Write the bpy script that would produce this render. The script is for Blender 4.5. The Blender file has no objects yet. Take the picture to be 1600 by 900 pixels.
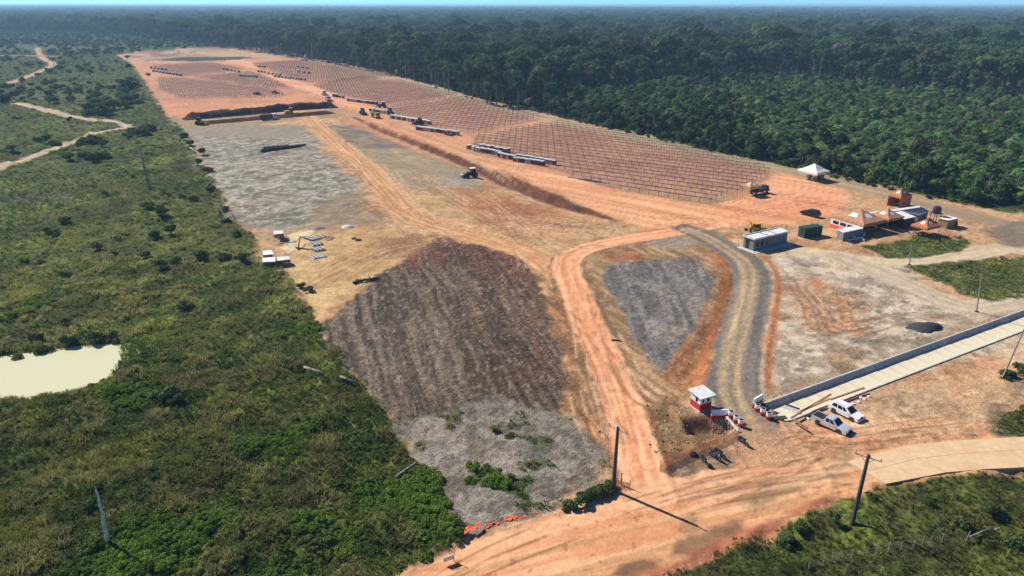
import bpy, bmesh, math, random
import numpy as np
from mathutils import Vector, Matrix

R = math.radians
scene = bpy.context.scene
COL = scene.collection
random.seed(7)
rng = np.random.default_rng(7)

# ------------------------------------------------------------------ camera, sky, sun, exposure
CAM_H, FPX, PITCH = 52.0, 1081.0, math.atan((450 - 8) / 1081.0)
cam_d = bpy.data.cameras.new('camera')
cam = bpy.data.objects.new('camera', cam_d)
COL.objects.link(cam)
cam.location = (0, 0, CAM_H)
cam.rotation_euler = (math.pi / 2 - PITCH, 0, 0)
cam_d.sensor_width = 36.0
cam_d.lens = 36.0 * FPX / 1600.0
cam_d.clip_start = 0.5
cam_d.clip_end = 60000
scene.camera = cam

SUN_EL, SUN_AZ = R(40), math.atan2(-8.15, 6.07)      # azimuth from +Y towards +X
SUN_DIR = Vector((math.sin(SUN_AZ) * math.cos(SUN_EL), math.cos(SUN_AZ) * math.cos(SUN_EL), math.sin(SUN_EL)))
world = bpy.data.worlds.new('World')
scene.world = world
world.use_nodes = True
wn = world.node_tree
sky = wn.nodes.new('ShaderNodeTexSky')
sky.sky_type = 'NISHITA'
sky.sun_disc = False
sky.sun_elevation = SUN_EL
sky.sun_rotation = SUN_AZ
sky.altitude = 6000
sky.air_density = 1.0
sky.dust_density = 0.0
sky.ozone_density = 6.0
sky_tint = wn.nodes.new('ShaderNodeMix'); sky_tint.data_type = 'RGBA'; sky_tint.blend_type = 'MULTIPLY'; sky_tint.inputs[0].default_value = 1
sky_tint.inputs[7].default_value = (0.68, 1.0, 1.16, 1)      # deep blue tropical air
wn.links.new(sky.outputs[0], sky_tint.inputs[6]); wn.links.new(sky_tint.outputs[2], wn.nodes['Background'].inputs[0])
wn.nodes['Background'].inputs[1].default_value = 0.08
sun_d = bpy.data.lights.new('sun', 'SUN')
sun_d.energy = 4.6
sun_d.angle = R(0.5)
sun_d.color = (1.0, 0.95, 0.86)
sun = bpy.data.objects.new('sun', sun_d)
COL.objects.link(sun)
sun.rotation_euler = SUN_DIR.to_track_quat('Z', 'Y').to_euler()
scene.view_settings.view_transform = 'Standard'
scene.view_settings.look = 'None'
scene.view_settings.exposure = 0.62
scene.view_settings.gamma = 1
scene.view_settings.use_curve_mapping = False
scene.cycles.max_bounces = 5
scene.cycles.diffuse_bounces = 2
scene.cycles.volume_bounces = 0
scene.cycles.transparent_max_bounces = 8

# ------------------------------------------------------------------ helpers
def lin(c):
    c = np.asarray(c, float) / 255.0
    return np.where(c <= 0.04045, c / 12.92, ((c + 0.055) / 1.055) ** 2.4)
def S(r, g, b, k=0.74):
    """surface albedo of something that looks like this sRGB colour in full sun"""
    return lin((r, g, b)) * k

CP, SP = math.cos(PITCH), math.sin(PITCH)
def at(u, v, z=0.0):
    """the point of the place, at height z, that was surveyed at this spot of the photograph"""
    y = (450 - v) / FPX
    dz = -SP + y * CP
    t = (z - CAM_H) / dz
    return ((u - 800) / FPX * t, (CP + y * SP) * t)
def P2(pts, z=0.0):
    return np.array([at(u, v, z) for u, v in pts])

def h2(ix, iy, seed):
    n = (ix.astype(np.int64) * 374761393 + iy.astype(np.int64) * 668265263 + seed * 1442695041) & 0xFFFFFFFF
    n = ((n ^ (n >> 13)) * 1274126177) & 0xFFFFFFFF
    n = n ^ (n >> 16)
    return (n & 0xFFFFFF) / float(0xFFFFFF)
def vn(x, y, seed=0):
    x = np.asarray(x, float); y = np.asarray(y, float)
    ix = np.floor(x); iy = np.floor(y); fx = x - ix; fy = y - iy
    fx = fx * fx * (3 - 2 * fx); fy = fy * fy * (3 - 2 * fy)
    ix = ix.astype(np.int64); iy = iy.astype(np.int64)
    a = h2(ix, iy, seed); b = h2(ix + 1, iy, seed); c = h2(ix, iy + 1, seed); d = h2(ix + 1, iy + 1, seed)
    return (a + (b - a) * fx) * (1 - fy) + (c + (d - c) * fx) * fy
def fbm(x, y, seed=0, o=4, gain=0.55):
    s = 0; a = 1; t = 0
    for i in range(o):
        s = s + a * vn(x, y, seed + i * 17); t += a; a *= gain
        x = x * 2.03 + 5.3; y = y * 2.03 + 1.7
    return s / t
def sst(x, a, b):
    t = np.clip((x - a) / (b - a), 0, 1)
    return t * t * (3 - 2 * t)
def poly_sd(px, py, poly):
    """signed distance to a polygon, positive inside"""
    n = len(poly); d = np.full(px.shape, 1e18); inside = np.zeros(px.shape, bool)
    for i in range(n):
        ax, ay = poly[i]; bx, by = poly[(i + 1) % n]
        ex, ey = bx - ax, by - ay; wx, wy = px - ax, py - ay
        t = np.clip((wx * ex + wy * ey) / (ex * ex + ey * ey + 1e-12), 0, 1)
        d = np.minimum(d, (wx - ex * t) ** 2 + (wy - ey * t) ** 2)
        c = ((ay > py) != (by > py))
        with np.errstate(divide='ignore', invalid='ignore'):
            xx = ax + (py - ay) * ex / (ey if abs(ey) > 1e-12 else 1e-12)
        inside ^= c & (px < xx)
    d = np.sqrt(d)
    return np.where(inside, d, -d)
def smooth_line(pts, n=6):
    pts = np.asarray(pts, float); out = []
    q = np.vstack([2 * pts[0] - pts[1], pts, 2 * pts[-1] - pts[-2]])
    for i in range(1, len(q) - 2):
        for k in range(n):
            t = k / n; p0, p1, p2, p3 = q[i - 1:i + 3]
            out.append(0.5 * (2 * p1 + (p2 - p0) * t + (2 * p0 - 5 * p1 + 4 * p2 - p3) * t * t + (3 * p1 - p0 - 3 * p2 + p3) * t ** 3))
    out.append(pts[-1])
    return np.array(out)
def line_co(px, py, line):
    """signed lateral offset and arc length along a polyline"""
    d = np.full(px.shape, 1e18); lat = np.zeros(px.shape); s = np.zeros(px.shape); acc = 0
    for i in range(len(line) - 1):
        ax, ay = line[i]; bx, by = line[i + 1]; ex, ey = bx - ax, by - ay; L = math.hypot(ex, ey) + 1e-9
        wx, wy = px - ax, py - ay
        t = np.clip((wx * ex + wy * ey) / (L * L), 0, 1)
        dd = (wx - ex * t) ** 2 + (wy - ey * t) ** 2
        m = dd < d
        d = np.where(m, dd, d)
        lat = np.where(m, np.sqrt(dd) * np.sign(ex * wy - ey * wx), lat); s = np.where(m, acc + t * L, s)
        acc += L
    return lat, s

class MB:
    def __init__(self): self.v = []; self.f = []; self.mi = []; self.m = 0
    def add(self, vs, fs):
        o = len(self.v); self.v += [tuple(p) for p in vs]
        for f in fs: self.f.append(tuple(i + o for i in f)); self.mi.append(self.m)
        return self
    def box(self, x0, x1, y0, y1, z0, z1, tx=0, ty=0):
        """box, its top narrowed by tx / ty on each side"""
        return self.add([(x0, y0, z0), (x1, y0, z0), (x1, y1, z0), (x0, y1, z0), (x0 + tx, y0 + ty, z1), (x1 - tx, y0 + ty, z1), (x1 - tx, y1 - ty, z1), (x0 + tx, y1 - ty, z1)],
                        [(3, 2, 1, 0), (4, 5, 6, 7), (0, 1, 5, 4), (1, 2, 6, 5), (2, 3, 7, 6), (3, 0, 4, 7)])
    def prism(self, prof, a, b, axis='y'):
        """closed 2D profile (x,z) pushed from a to b along y (or (y,z) along x, or (x,y) along z)"""
        n = len(prof)
        def m(p, t): return (p[0], t, p[1]) if axis == 'y' else ((t, p[0], p[1]) if axis == 'x' else (p[0], p[1], t))
        vs = [m(p, a) for p in prof] + [m(p, b) for p in prof]
        return self.add(vs, [tuple(range(n)), tuple(range(2 * n - 1, n - 1, -1))] + [(i, i + n, (i + 1) % n + n, (i + 1) % n) for i in range(n)])
    def tube(self, pts, rad, n=6, cap=True):
        pts = [Vector(p) for p in pts]
        if not hasattr(rad, '__len__'): rad = [rad] * len(pts)
        vs = []; fs = []; up = Vector((0, 0, 1))
        for i, p in enumerate(pts):
            d = (pts[min(i + 1, len(pts) - 1)] - pts[max(i - 1, 0)]).normalized()
            a = d.cross(up if abs(d.z) < 0.95 else Vector((1, 0, 0))).normalized(); b = d.cross(a)
            for k in range(n):
                t = 2 * math.pi * k / n; vs.append(p + (a * math.cos(t) + b * math.sin(t)) * rad[i])
        for i in range(len(pts) - 1):
            for k in range(n):
                fs.append((i * n + k, i * n + (k + 1) % n, (i + 1) * n + (k + 1) % n, (i + 1) * n + k))
        if cap: fs += [tuple(range(n)), tuple(range(len(vs) - 1, len(vs) - n - 1, -1))]
        return self.add(vs, fs)
    def lathe(self, prof, n=16, c=(0, 0, 0), axis='z'):
        vs = []; fs = []
        for r, z in prof:
            for k in range(n):
                t = 2 * math.pi * k / n; x, y = r * math.cos(t), r * math.sin(t)
                p = (x, y, z) if axis == 'z' else ((x, z, y) if axis == 'y' else (z, x, y))
                vs.append((p[0] + c[0], p[1] + c[1], p[2] + c[2]))
        for i in range(len(prof) - 1):
            for k in range(n): fs.append((i * n + k, i * n + (k + 1) % n, (i + 1) * n + (k + 1) % n, (i + 1) * n + k))
        fs += [tuple(range(n)), tuple(range(len(vs) - 1, len(vs) - n - 1, -1))]
        return self.add(vs, fs)
    def mesh(self, name, mats, bevel=0, smooth=False):
        me = bpy.data.meshes.new(name); me.from_pydata(self.v, [], self.f)
        mats = mats if isinstance(mats, (list, tuple)) else [mats]
        for m in mats: me.materials.append(m)
        if len(mats) > 1: me.polygons.foreach_set('material_index', self.mi)
        bm = bmesh.new(); bm.from_mesh(me)
        bmesh.ops.recalc_face_normals(bm, faces=bm.faces)
        if bevel:
            ed = [e for e in bm.edges if len(e.link_faces) == 2 and e.calc_face_angle(0) > 0.5]
            bmesh.ops.bevel(bm, geom=ed, offset=bevel, segments=2, affect='EDGES', clamp_overlap=True)
        bm.to_mesh(me); bm.free()
        if smooth: me.polygons.foreach_set('use_smooth', [True] * len(me.polygons))
        return me
    def build(self, name, mats, parent=None, bevel=0, smooth=False, loc=None, rz=0):
        return link(name, self.mesh(name, mats, bevel, smooth), parent, loc, rz)
def link(name, me, parent=None, loc=None, rz=0):
    o = bpy.data.objects.new(name, me); COL.objects.link(o)
    if parent: o.parent = parent
    if loc is not None: o.location = loc
    if rz: o.rotation_euler = (0, 0, rz)
    return o
def tag(o, label=None, cat=None, group=None, kind=None):
    if label: o['label'] = label
    if cat: o['category'] = cat
    if group: o['group'] = group
    if kind: o['kind'] = kind
    return o
def thing(name, label, cat, loc=(0, 0, 0), rz=0, group=None, sc=1):
    o = bpy.data.objects.new(name, None); COL.objects.link(o)
    o.location = loc; o.rotation_euler = (0, 0, rz); o.empty_display_size = 0.2
    if sc != 1: o.scale = (sc, sc, sc)
    return tag(o, label, cat, group)
def copy_tree(o, parent=None):
    c = o.copy(); COL.objects.link(c)
    if parent: c.parent = parent
    for ch in o.children: copy_tree(ch, c)
    return c
ORD = 'first second third fourth fifth sixth seventh eighth ninth tenth eleventh twelfth thirteenth fourteenth fifteenth sixteenth seventeenth eighteenth nineteenth twentieth'.split()
TENS = {2: 'twenty', 3: 'thirty', 4: 'forty', 5: 'fifty'}
def ordi(n):
    if n < 20: return ORD[n]
    t, u = divmod(n + 1, 10)
    return (TENS[t] + '-' + ORD[u - 1]) if u else {3: 'thirtieth', 4: 'fortieth', 5: 'fiftieth'}[t]

# ------------------------------------------------------------------ materials
def mat(name, col, rough=0.8, metal=0.0, noise=0.12, nscale=6.0, bump=0.0, spec=0.3, dirt=None, dscale=1.2):
    m = bpy.data.materials.new(name); m.use_nodes = True
    nt = m.node_tree; b = nt.nodes['Principled BSDF']
    b.inputs['Roughness'].default_value = rough; b.inputs['Metallic'].default_value = metal
    b.inputs['Specular IOR Level'].default_value = spec
    tc = nt.nodes.new('ShaderNodeTexCoord'); nz = nt.nodes.new('ShaderNodeTexNoise')
    nz.inputs['Scale'].default_value = nscale; nz.inputs['Detail'].default_value = 6
    nt.links.new(tc.outputs['Object'], nz.inputs['Vector'])
    mr = nt.nodes.new('ShaderNodeMapRange')
    mr.inputs[1].default_value = 0.3; mr.inputs[2].default_value = 0.7
    mr.inputs[3].default_value = 1 - noise; mr.inputs[4].default_value = 1 + noise
    nt.links.new(nz.outputs['Fac'], mr.inputs[0])
    mx = nt.nodes.new('ShaderNodeMix'); mx.data_type = 'RGBA'; mx.blend_type = 'MULTIPLY'; mx.inputs[0].default_value = 1
    mx.inputs[6].default_value = (*col, 1)
    nt.links.new(mr.outputs[0], mx.inputs[7])
    src = mx.outputs[2]
    if dirt is not None:
        n2 = nt.nodes.new('ShaderNodeTexNoise'); n2.inputs['Scale'].default_value = dscale; n2.inputs['Detail'].default_value = 8
        n2.inputs['Roughness'].default_value = 0.7
        nt.links.new(tc.outputs['Object'], n2.inputs['Vector'])
        r2 = nt.nodes.new('ShaderNodeMapRange'); r2.inputs[1].default_value = 0.48; r2.inputs[2].default_value = 0.72; r2.inputs[4].default_value = 0.8
        nt.links.new(n2.outputs['Fac'], r2.inputs[0])
        m2 = nt.nodes.new('ShaderNodeMix'); m2.data_type = 'RGBA'; m2.inputs[7].default_value = (*dirt, 1)
        nt.links.new(r2.outputs[0], m2.inputs[0]); nt.links.new(src, m2.inputs[6]); src = m2.outputs[2]
    nt.links.new(src, b.inputs['Base Color'])
    if bump:
        bp = nt.nodes.new('ShaderNodeBump'); bp.inputs['Strength'].default_value = 0.6; bp.inputs['Distance'].default_value = bump
        nt.links.new(nz.outputs['Fac'], bp.inputs['Height']); nt.links.new(bp.outputs[0], b.inputs['Normal'])
    return m
def ground_mat(name, fine, amp, bump, rough=0.95, blotch=0.5):
    """earth: colour of each spot's soil from the survey, grain and clods from noise"""
    m = bpy.data.materials.new(name); m.use_nodes = True
    nt = m.node_tree; b = nt.nodes['Principled BSDF']
    b.inputs['Roughness'].default_value = rough; b.inputs['Specular IOR Level'].default_value = 0.1
    at_ = nt.nodes.new('ShaderNodeAttribute'); at_.attribute_name = 'soil'
    tc = nt.nodes.new('ShaderNodeTexCoord')
    outs = []
    for sc in (fine, blotch, fine * 3.1):
        nz = nt.nodes.new('ShaderNodeTexNoise'); nz.inputs['Scale'].default_value = sc; nz.inputs['Detail'].default_value = 7; nz.inputs['Roughness'].default_value = 0.68
        nt.links.new(tc.outputs['Object'], nz.inputs['Vector'])
        mr = nt.nodes.new('ShaderNodeMapRange'); mr.inputs[1].default_value = 0.3; mr.inputs[2].default_value = 0.7
        mr.inputs[3].default_value = 1 - amp; mr.inputs[4].default_value = 1 + amp
        nt.links.new(nz.outputs['Fac'], mr.inputs[0]); outs.append((nz, mr))
    src = at_.outputs['Color']
    for nz, mr in outs:
        mx = nt.nodes.new('ShaderNodeMix'); mx.data_type = 'RGBA'; mx.blend_type = 'MULTIPLY'; mx.inputs[0].default_value = 1
        nt.links.new(src, mx.inputs[6]); nt.links.new(mr.outputs[0], mx.inputs[7]); src = mx.outputs[2]
    nt.links.new(src, b.inputs['Base Color'])
    bp = nt.nodes.new('ShaderNodeBump'); bp.inputs['Strength'].default_value = 0.8; bp.inputs['Distance'].default_value = bump
    ad = nt.nodes.new('ShaderNodeMath'); ad.operation = 'ADD'; nt.links.new(outs[0][0].outputs['Fac'], ad.inputs[0]); nt.links.new(outs[1][0].outputs['Fac'], ad.inputs[1])
    nt.links.new(ad.outputs[0], bp.inputs['Height']); nt.links.new(bp.outputs[0], b.inputs['Normal'])
    return m
def leaf_mat(name, trans=0.3, rough=0.55):
    m = bpy.data.materials.new(name); m.use_nodes = True
    nt = m.node_tree; b = nt.nodes['Principled BSDF']; out = nt.nodes['Material Output']
    b.inputs['Roughness'].default_value = 0.85; b.inputs['Specular IOR Level'].default_value = 0.08
    a = nt.nodes.new('ShaderNodeAttribute'); a.attribute_type = 'INSTANCER'; a.attribute_name = 'tint'
    s = nt.nodes.new('ShaderNodeAttribute'); s.attribute_name = 'tone'
    mx = nt.nodes.new('ShaderNodeMix'); mx.data_type = 'RGBA'; mx.blend_type = 'MULTIPLY'; mx.inputs[0].default_value = 1
    nt.links.new(a.outputs['Color'], mx.inputs[6]); nt.links.new(s.outputs['Color'], mx.inputs[7])
    nt.links.new(mx.outputs[2], b.inputs['Base Color'])
    t = nt.nodes.new('ShaderNodeBsdfTranslucent'); nt.links.new(mx.outputs[2], t.inputs['Color'])
    ms = nt.nodes.new('ShaderNodeMixShader'); ms.inputs[0].default_value = trans
    nt.links.new(b.outputs[0], ms.inputs[1]); nt.links.new(t.outputs[0], ms.inputs[2]); nt.links.new(ms.outputs[0], out.inputs['Surface'])
    return m
M = {}
M['earth'] = ground_mat('earth', 1.8, 0.24, 0.30)
M['clods'] = ground_mat('clods', 3.2, 0.42, 0.45, blotch=.9)
M['road'] = ground_mat('road', 1.4, 0.13, 0.12)
M['turf'] = ground_mat('turf', 1.6, 0.45, 0.35, blotch=0.35)
M['leaf'] = leaf_mat('leaf', 0.28)
M['blade'] = leaf_mat('blade', 0.32)
M['bark'] = mat('bark', (0.16, 0.13, 0.10), 0.9, noise=0.35, nscale=3, bump=0.05)
M['pale_bark'] = mat('pale_bark', (0.20, 0.18, 0.155), 0.9, noise=0.35, nscale=3, bump=0.05)
M['grey_wood'] = mat('grey_wood', (0.27, 0.245, 0.21), 0.9, noise=0.4, nscale=4, bump=0.04, dirt=(0.12, 0.10, 0.08))
M['bleached'] = mat('bleached', (0.66, 0.61, 0.54), 0.9, noise=0.3, nscale=3, bump=0.04, dirt=(0.40, 0.36, 0.31))
M['char_wood'] = mat('char_wood', (0.05, 0.045, 0.04), 0.95, noise=0.5, nscale=5, bump=0.04)
M['concrete'] = mat('concrete', (0.52, 0.50, 0.46), 0.85, noise=0.15, nscale=2, dirt=(0.38, 0.30, 0.22))
M['slab'] = mat('slab', S(236, 200, 156), 0.85, noise=0.10, nscale=1.2, dirt=S(222, 172, 126), dscale=0.35)
M['channel_floor'] = mat('channel_floor', S(238, 226, 196), 0.85, noise=0.10, nscale=1.2, dirt=S(214, 168, 124), dscale=0.3)
M['channel_wall'] = mat('channel_wall', (0.38, 0.38, 0.36), 0.85, noise=0.18, nscale=1.5)
M['block'] = mat('block', (0.19, 0.19, 0.185), 0.9, noise=0.2, nscale=3)
M['white'] = mat('white', (0.80, 0.80, 0.78), 0.6, noise=0.06, nscale=2, dirt=(0.55, 0.45, 0.36))
M['roof_white'] = mat('roof_white', (0.66, 0.67, 0.64), 0.6, noise=0.12, nscale=1, dirt=(0.44, 0.39, 0.33))
M['red'] = mat('red', (0.52, 0.035, 0.025), 0.6, noise=0.12, nscale=3)
M['orange'] = mat('orange', (0.85, 0.13, 0.035), 0.6, noise=0.1)
M['net'] = mat('net', (0.90, 0.26, 0.12), 0.6, noise=0.1)
M['dark'] = mat('dark', (0.02, 0.02, 0.022), 0.6, noise=0.2)
M['glass'] = mat('glass', (0.015, 0.018, 0.022), 0.08, noise=0.0, spec=0.6)
M['rubber'] = mat('rubber', (0.025, 0.024, 0.023), 0.85, noise=0.25, nscale=9, dirt=(0.22, 0.14, 0.09), dscale=3)
M['rim'] = mat('rim', (0.50, 0.50, 0.50), 0.35, metal=0.8, noise=0.1)
M['car_white'] = mat('car_white', (0.78, 0.78, 0.78), 0.22, noise=0.02, spec=0.5, dirt=(0.66, 0.58, 0.50), dscale=0.8)
M['car_silver'] = mat('car_silver', (0.62, 0.66, 0.70), 0.25, metal=0.35, noise=0.04, spec=0.5, dirt=(0.55, 0.46, 0.38), dscale=0.8)
M['car_black'] = mat('car_black', (0.012, 0.013, 0.014), 0.18, noise=0.1, spec=0.5, dirt=(0.05, 0.035, 0.025), dscale=0.8)
M['lamp_glass'] = mat('lamp_glass', (0.75, 0.77, 0.78), 0.1, noise=0.02, spec=0.6)
M['yellow'] = mat('yellow', (0.72, 0.42, 0.03), 0.45, noise=0.15, dirt=(0.30, 0.18, 0.09))
M['green_steel'] = mat('green_steel', (0.012, 0.062, 0.040), 0.5, noise=0.15, nscale=2, dirt=(0.10, 0.10, 0.07))
M['green_paint'] = mat('green_paint', (0.03, 0.10, 0.05), 0.5, noise=0.15)
M['blue_paint'] = mat('blue_paint', (0.03, 0.09, 0.22), 0.35, noise=0.1)
M['steel'] = mat('steel', (0.34, 0.34, 0.34), 0.55, metal=0.2, noise=0.15)
M['galv'] = mat('galv', (0.165, 0.155, 0.15), 0.55, metal=0.3, noise=0.2)
M['dark_steel'] = mat('dark_steel', (0.05, 0.05, 0.055), 0.6, metal=0.2, noise=0.3)
M['canvas_tan'] = mat('canvas_tan', (0.42, 0.205, 0.105), 0.85, noise=0.18, nscale=1.2, dirt=(0.50, 0.30, 0.18))
M['canvas_orange'] = mat('canvas_orange', (0.45, 0.16, 0.06), 0.85, noise=0.18, nscale=1.2)
M['canvas_white'] = mat('canvas_white', (0.74, 0.71, 0.62), 0.85, noise=0.08, nscale=1.5)
M['pole_concrete'] = mat('pole_concrete', (0.07, 0.065, 0.06), 0.85, noise=0.25, nscale=3)
M['pole_grey'] = mat('pole_grey', (0.30, 0.28, 0.25), 0.8, noise=0.2)
M['porcelain'] = mat('porcelain', (0.40, 0.38, 0.34), 0.3, noise=0.1)
M['tank_blue'] = mat('tank_blue', (0.03, 0.04, 0.06), 0.4, noise=0.15)
M['carton'] = mat('carton', (0.42, 0.33, 0.24), 0.85, noise=0.25, nscale=2)
M['carton_red'] = mat('carton_red', (0.22, 0.06, 0.04), 0.85, noise=0.25, nscale=2)
M['wrap'] = mat('wrap', (0.66, 0.66, 0.64), 0.5, noise=0.15, nscale=2, dirt=(0.55, 0.44, 0.35))
M['sandbag'] = mat('sandbag', (0.60, 0.62, 0.64), 0.8, noise=0.25, nscale=3)
M['timber'] = mat('timber', (0.33, 0.22, 0.13), 0.85, noise=0.25, nscale=3)
M['post_wood'] = mat('post_wood', (0.26, 0.23, 0.19), 0.9, noise=0.3, nscale=4)
M['rust_plank'] = mat('rust_plank', (0.30, 0.15, 0.08), 0.85, noise=0.25, nscale=3)
M['skylight'] = mat('skylight', (0.78, 0.74, 0.68), 0.7, noise=0.06)
# ------------------------------------------------------------------ survey of the place (outlines in the photograph's pixels -> metres on the ground)
SITE = P2([(722, 840), (700, 785), (668, 730), (640, 700), (600, 640), (545, 575), (497, 512), (470, 465), (448, 430), (398, 395), (402, 372), (368, 348), (345, 300), (312, 250), (286, 200), (262, 182), (236, 140), (206, 100), (180, 86), (240, 78), (330, 75), (440, 77), (480, 88), (560, 105), (640, 124), (700, 140), (760, 158), (850, 176), (930, 197), (1000, 212), (1100, 235), (1200, 252), (1300, 276), (1400, 298), (1500, 318), (1600, 336), (1800, 380), (1800, 690), (1600, 660), (1600, 735), (1480, 745), (1380, 762), (1290, 795), (1200, 828), (1110, 868), (1020, 905), (960, 935), (560, 935)])
POND = P2([(-160, 575), (0, 559), (60, 551), (120, 543), (165, 539), (182, 541), (184, 551), (179, 572), (166, 590), (150, 602), (100, 613), (50, 619), (0, 623), (-160, 645)], -0.5)
CHAN_A, CHAN_B = np.array(at(1196, 631)), np.array(at(1640, 471))      # far coping line
BANK_TOP = P2([(536, 176), (600, 199), (660, 222), (720, 244), (760, 262), (800, 276), (870, 303), (940, 333), (1004, 358)])
BANK_TOE = P2([(548, 188), (610, 213), (670, 238), (730, 263), (772, 286), (830, 309), (890, 333), (950, 354), (1010, 362)], -2.0)
PIT = P2([(1066, 652), (1110, 648), (1150, 660), (1140, 678), (1110, 684), (1072, 676)])
TRI_DITCH = smooth_line(P2([(1122, 400), (1148, 425), (1140, 470), (1118, 520), (1092, 565), (1070, 590)]))
BERM = smooth_line(P2([(282, 187), (340, 182), (400, 177), (460, 171), (530, 167)]))
BERM2 = smooth_line(P2([(300, 195), (360, 190), (420, 185), (525, 176)]))
PLOUGH = P2([(497, 508), (560, 457), (620, 412), (662, 386), (690, 371), (760, 384), (822, 410), (850, 450), (880, 530), (893, 600), (872, 645), (780, 645), (700, 652), (620, 668), (560, 592)])
PALE_FIELD = P2([(620, 668), (700, 640), (760, 622), (870, 645), (938, 676), (955, 720), (955, 766), (870, 806), (720, 842), (690, 775), (650, 710)])
TRI = P2([(935, 428), (962, 412), (1090, 400), (1116, 440), (1104, 488), (1075, 540), (1048, 577), (1032, 579), (1008, 548), (975, 500), (950, 460)])
PLDIR = np.array(at(745, 640)) - np.array(at(645, 430)); PLDIR /= np.hypot(*PLDIR)
MAIN_ROAD = P2([(560, 935), (640, 890), (722, 846), (800, 824), (880, 800), (960, 770), (1020, 757), (1100, 742), (1180, 728), (1240, 727), (1330, 716), (1400, 698), (1490, 688), (1800, 672), (1800, 722), (1600, 731), (1480, 740), (1380, 758), (1290, 788), (1200, 818), (1110, 858), (1020, 902), (960, 935)])
SERVICE = smooth_line(P2([(1012, 775), (998, 735), (984, 680), (967, 620), (944, 560), (915, 500), (893, 445), (884, 415), (900, 394), (950, 379), (1010, 369), (1070, 360), (1120, 350)]))
GRAVEL = smooth_line(P2([(1235, 745), (1205, 705), (1172, 660), (1148, 615), (1146, 580), (1155, 530), (1168, 480), (1176, 440), (1168, 412), (1140, 390), (1105, 370), (1075, 358)]))
TAN_TRACK = smooth_line(P2([(470, 176), (495, 196), (530, 225), (572, 262), (605, 300), (640, 333), (700, 355), (780, 378), (840, 402), (875, 425)]))
SITE_ROAD = P2([(1330, 300), (1240, 262), (1215, 275), (1190, 298), (1112, 324), (960, 298), (872, 270), (735, 241), (650, 210), (600, 192), (545, 166), (500, 150), (440, 128), (390, 106), (352, 96), (370, 92), (410, 102), (450, 120), (505, 140), (545, 154), (600, 172), (560, 180), (610, 203), (670, 226), (720, 243), (800, 275), (870, 302), (940, 332), (1004, 358), (1060, 366), (1150, 352), (1240, 350), (1300, 335)])
TRACK_1 = smooth_line(P2([(-60, 278), (0, 262), (60, 240), (110, 222), (150, 207), (192, 199), (198, 196), (180, 191), (140, 186), (90, 177), (40, 164), (0, 156), (-40, 150)]))
TRACK_2 = smooth_line(P2([(-40, 142), (0, 134), (40, 121), (75, 106), (82, 99), (66, 90), (58, 76)]))
TRACK_3 = smooth_line(P2([(-40, 88), (0, 87), (40, 87), (80, 88)]))
EAST_TRACK = smooth_line(P2([(1250, 392), (1330, 403), (1400, 411), (1460, 410), (1520, 398), (1570, 388), (1640, 398)]))
EAST_TRACK2 = smooth_line(P2([(1640, 455), (1560, 478), (1500, 478), (1430, 450), (1370, 425), (1310, 402)]))
PERIM = smooth_line(P2([(480, 96), (560, 111), (640, 129), (720, 153), (800, 173), (900, 197), (1000, 216), (1100, 240), (1240, 268), (1330, 290), (1420, 312), (1520, 338), (1660, 372)]))
ARRAYS = {
    'front': P2([(738, 214), (866, 191), (960, 206), (1060, 227), (1212, 262), (1190, 292), (1112, 321), (960, 296), (872, 268), (736, 238)]),
    'middle': P2([(604, 168), (722, 152), (862, 184), (736, 211), (660, 196), (612, 182)]),
    'upper': P2([(486, 134), (560, 121), (640, 130), (722, 150), (604, 168), (548, 154), (512, 146)]),
    'far': P2([(390, 100), (470, 94), (580, 109), (640, 118), (520, 131), (450, 126), (402, 108)]),
    'west far': P2([(236, 103), (330, 98), (384, 109), (290, 121), (250, 115)]),
    'west near': P2([(243, 121), (300, 123), (420, 139), (450, 147), (440, 152), (280, 155), (248, 140)]),
    'west east': P2([(300, 121), (392, 112), (440, 130), (455, 140), (420, 138)]),
}
GRASS_IN = [P2([(1420, 418), (1500, 410), (1570, 402), (1660, 402), (1660, 452), (1560, 470), (1500, 458)]),
            P2([(1352, 386), (1400, 376), (1470, 368), (1528, 374), (1500, 392), (1440, 402), (1390, 404)]),
            P2([(1560, 655), (1600, 636), (1700, 610), (1700, 680), (1600, 684), (1565, 678)])]

def chan_co(x, y):
    d = CHAN_B - CHAN_A; L = np.hypot(*d); d = d / L
    wx, wy = x - CHAN_A[0], y - CHAN_A[1]
    return wx * d[0] + wy * d[1], wx * d[1] - wy * d[0], L      # along, across (positive towards the camera), length
CH_W, CH_D, CH_LIP = 4.05, 0.66, -0.50
CH_SLOPE = 0.5

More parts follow.
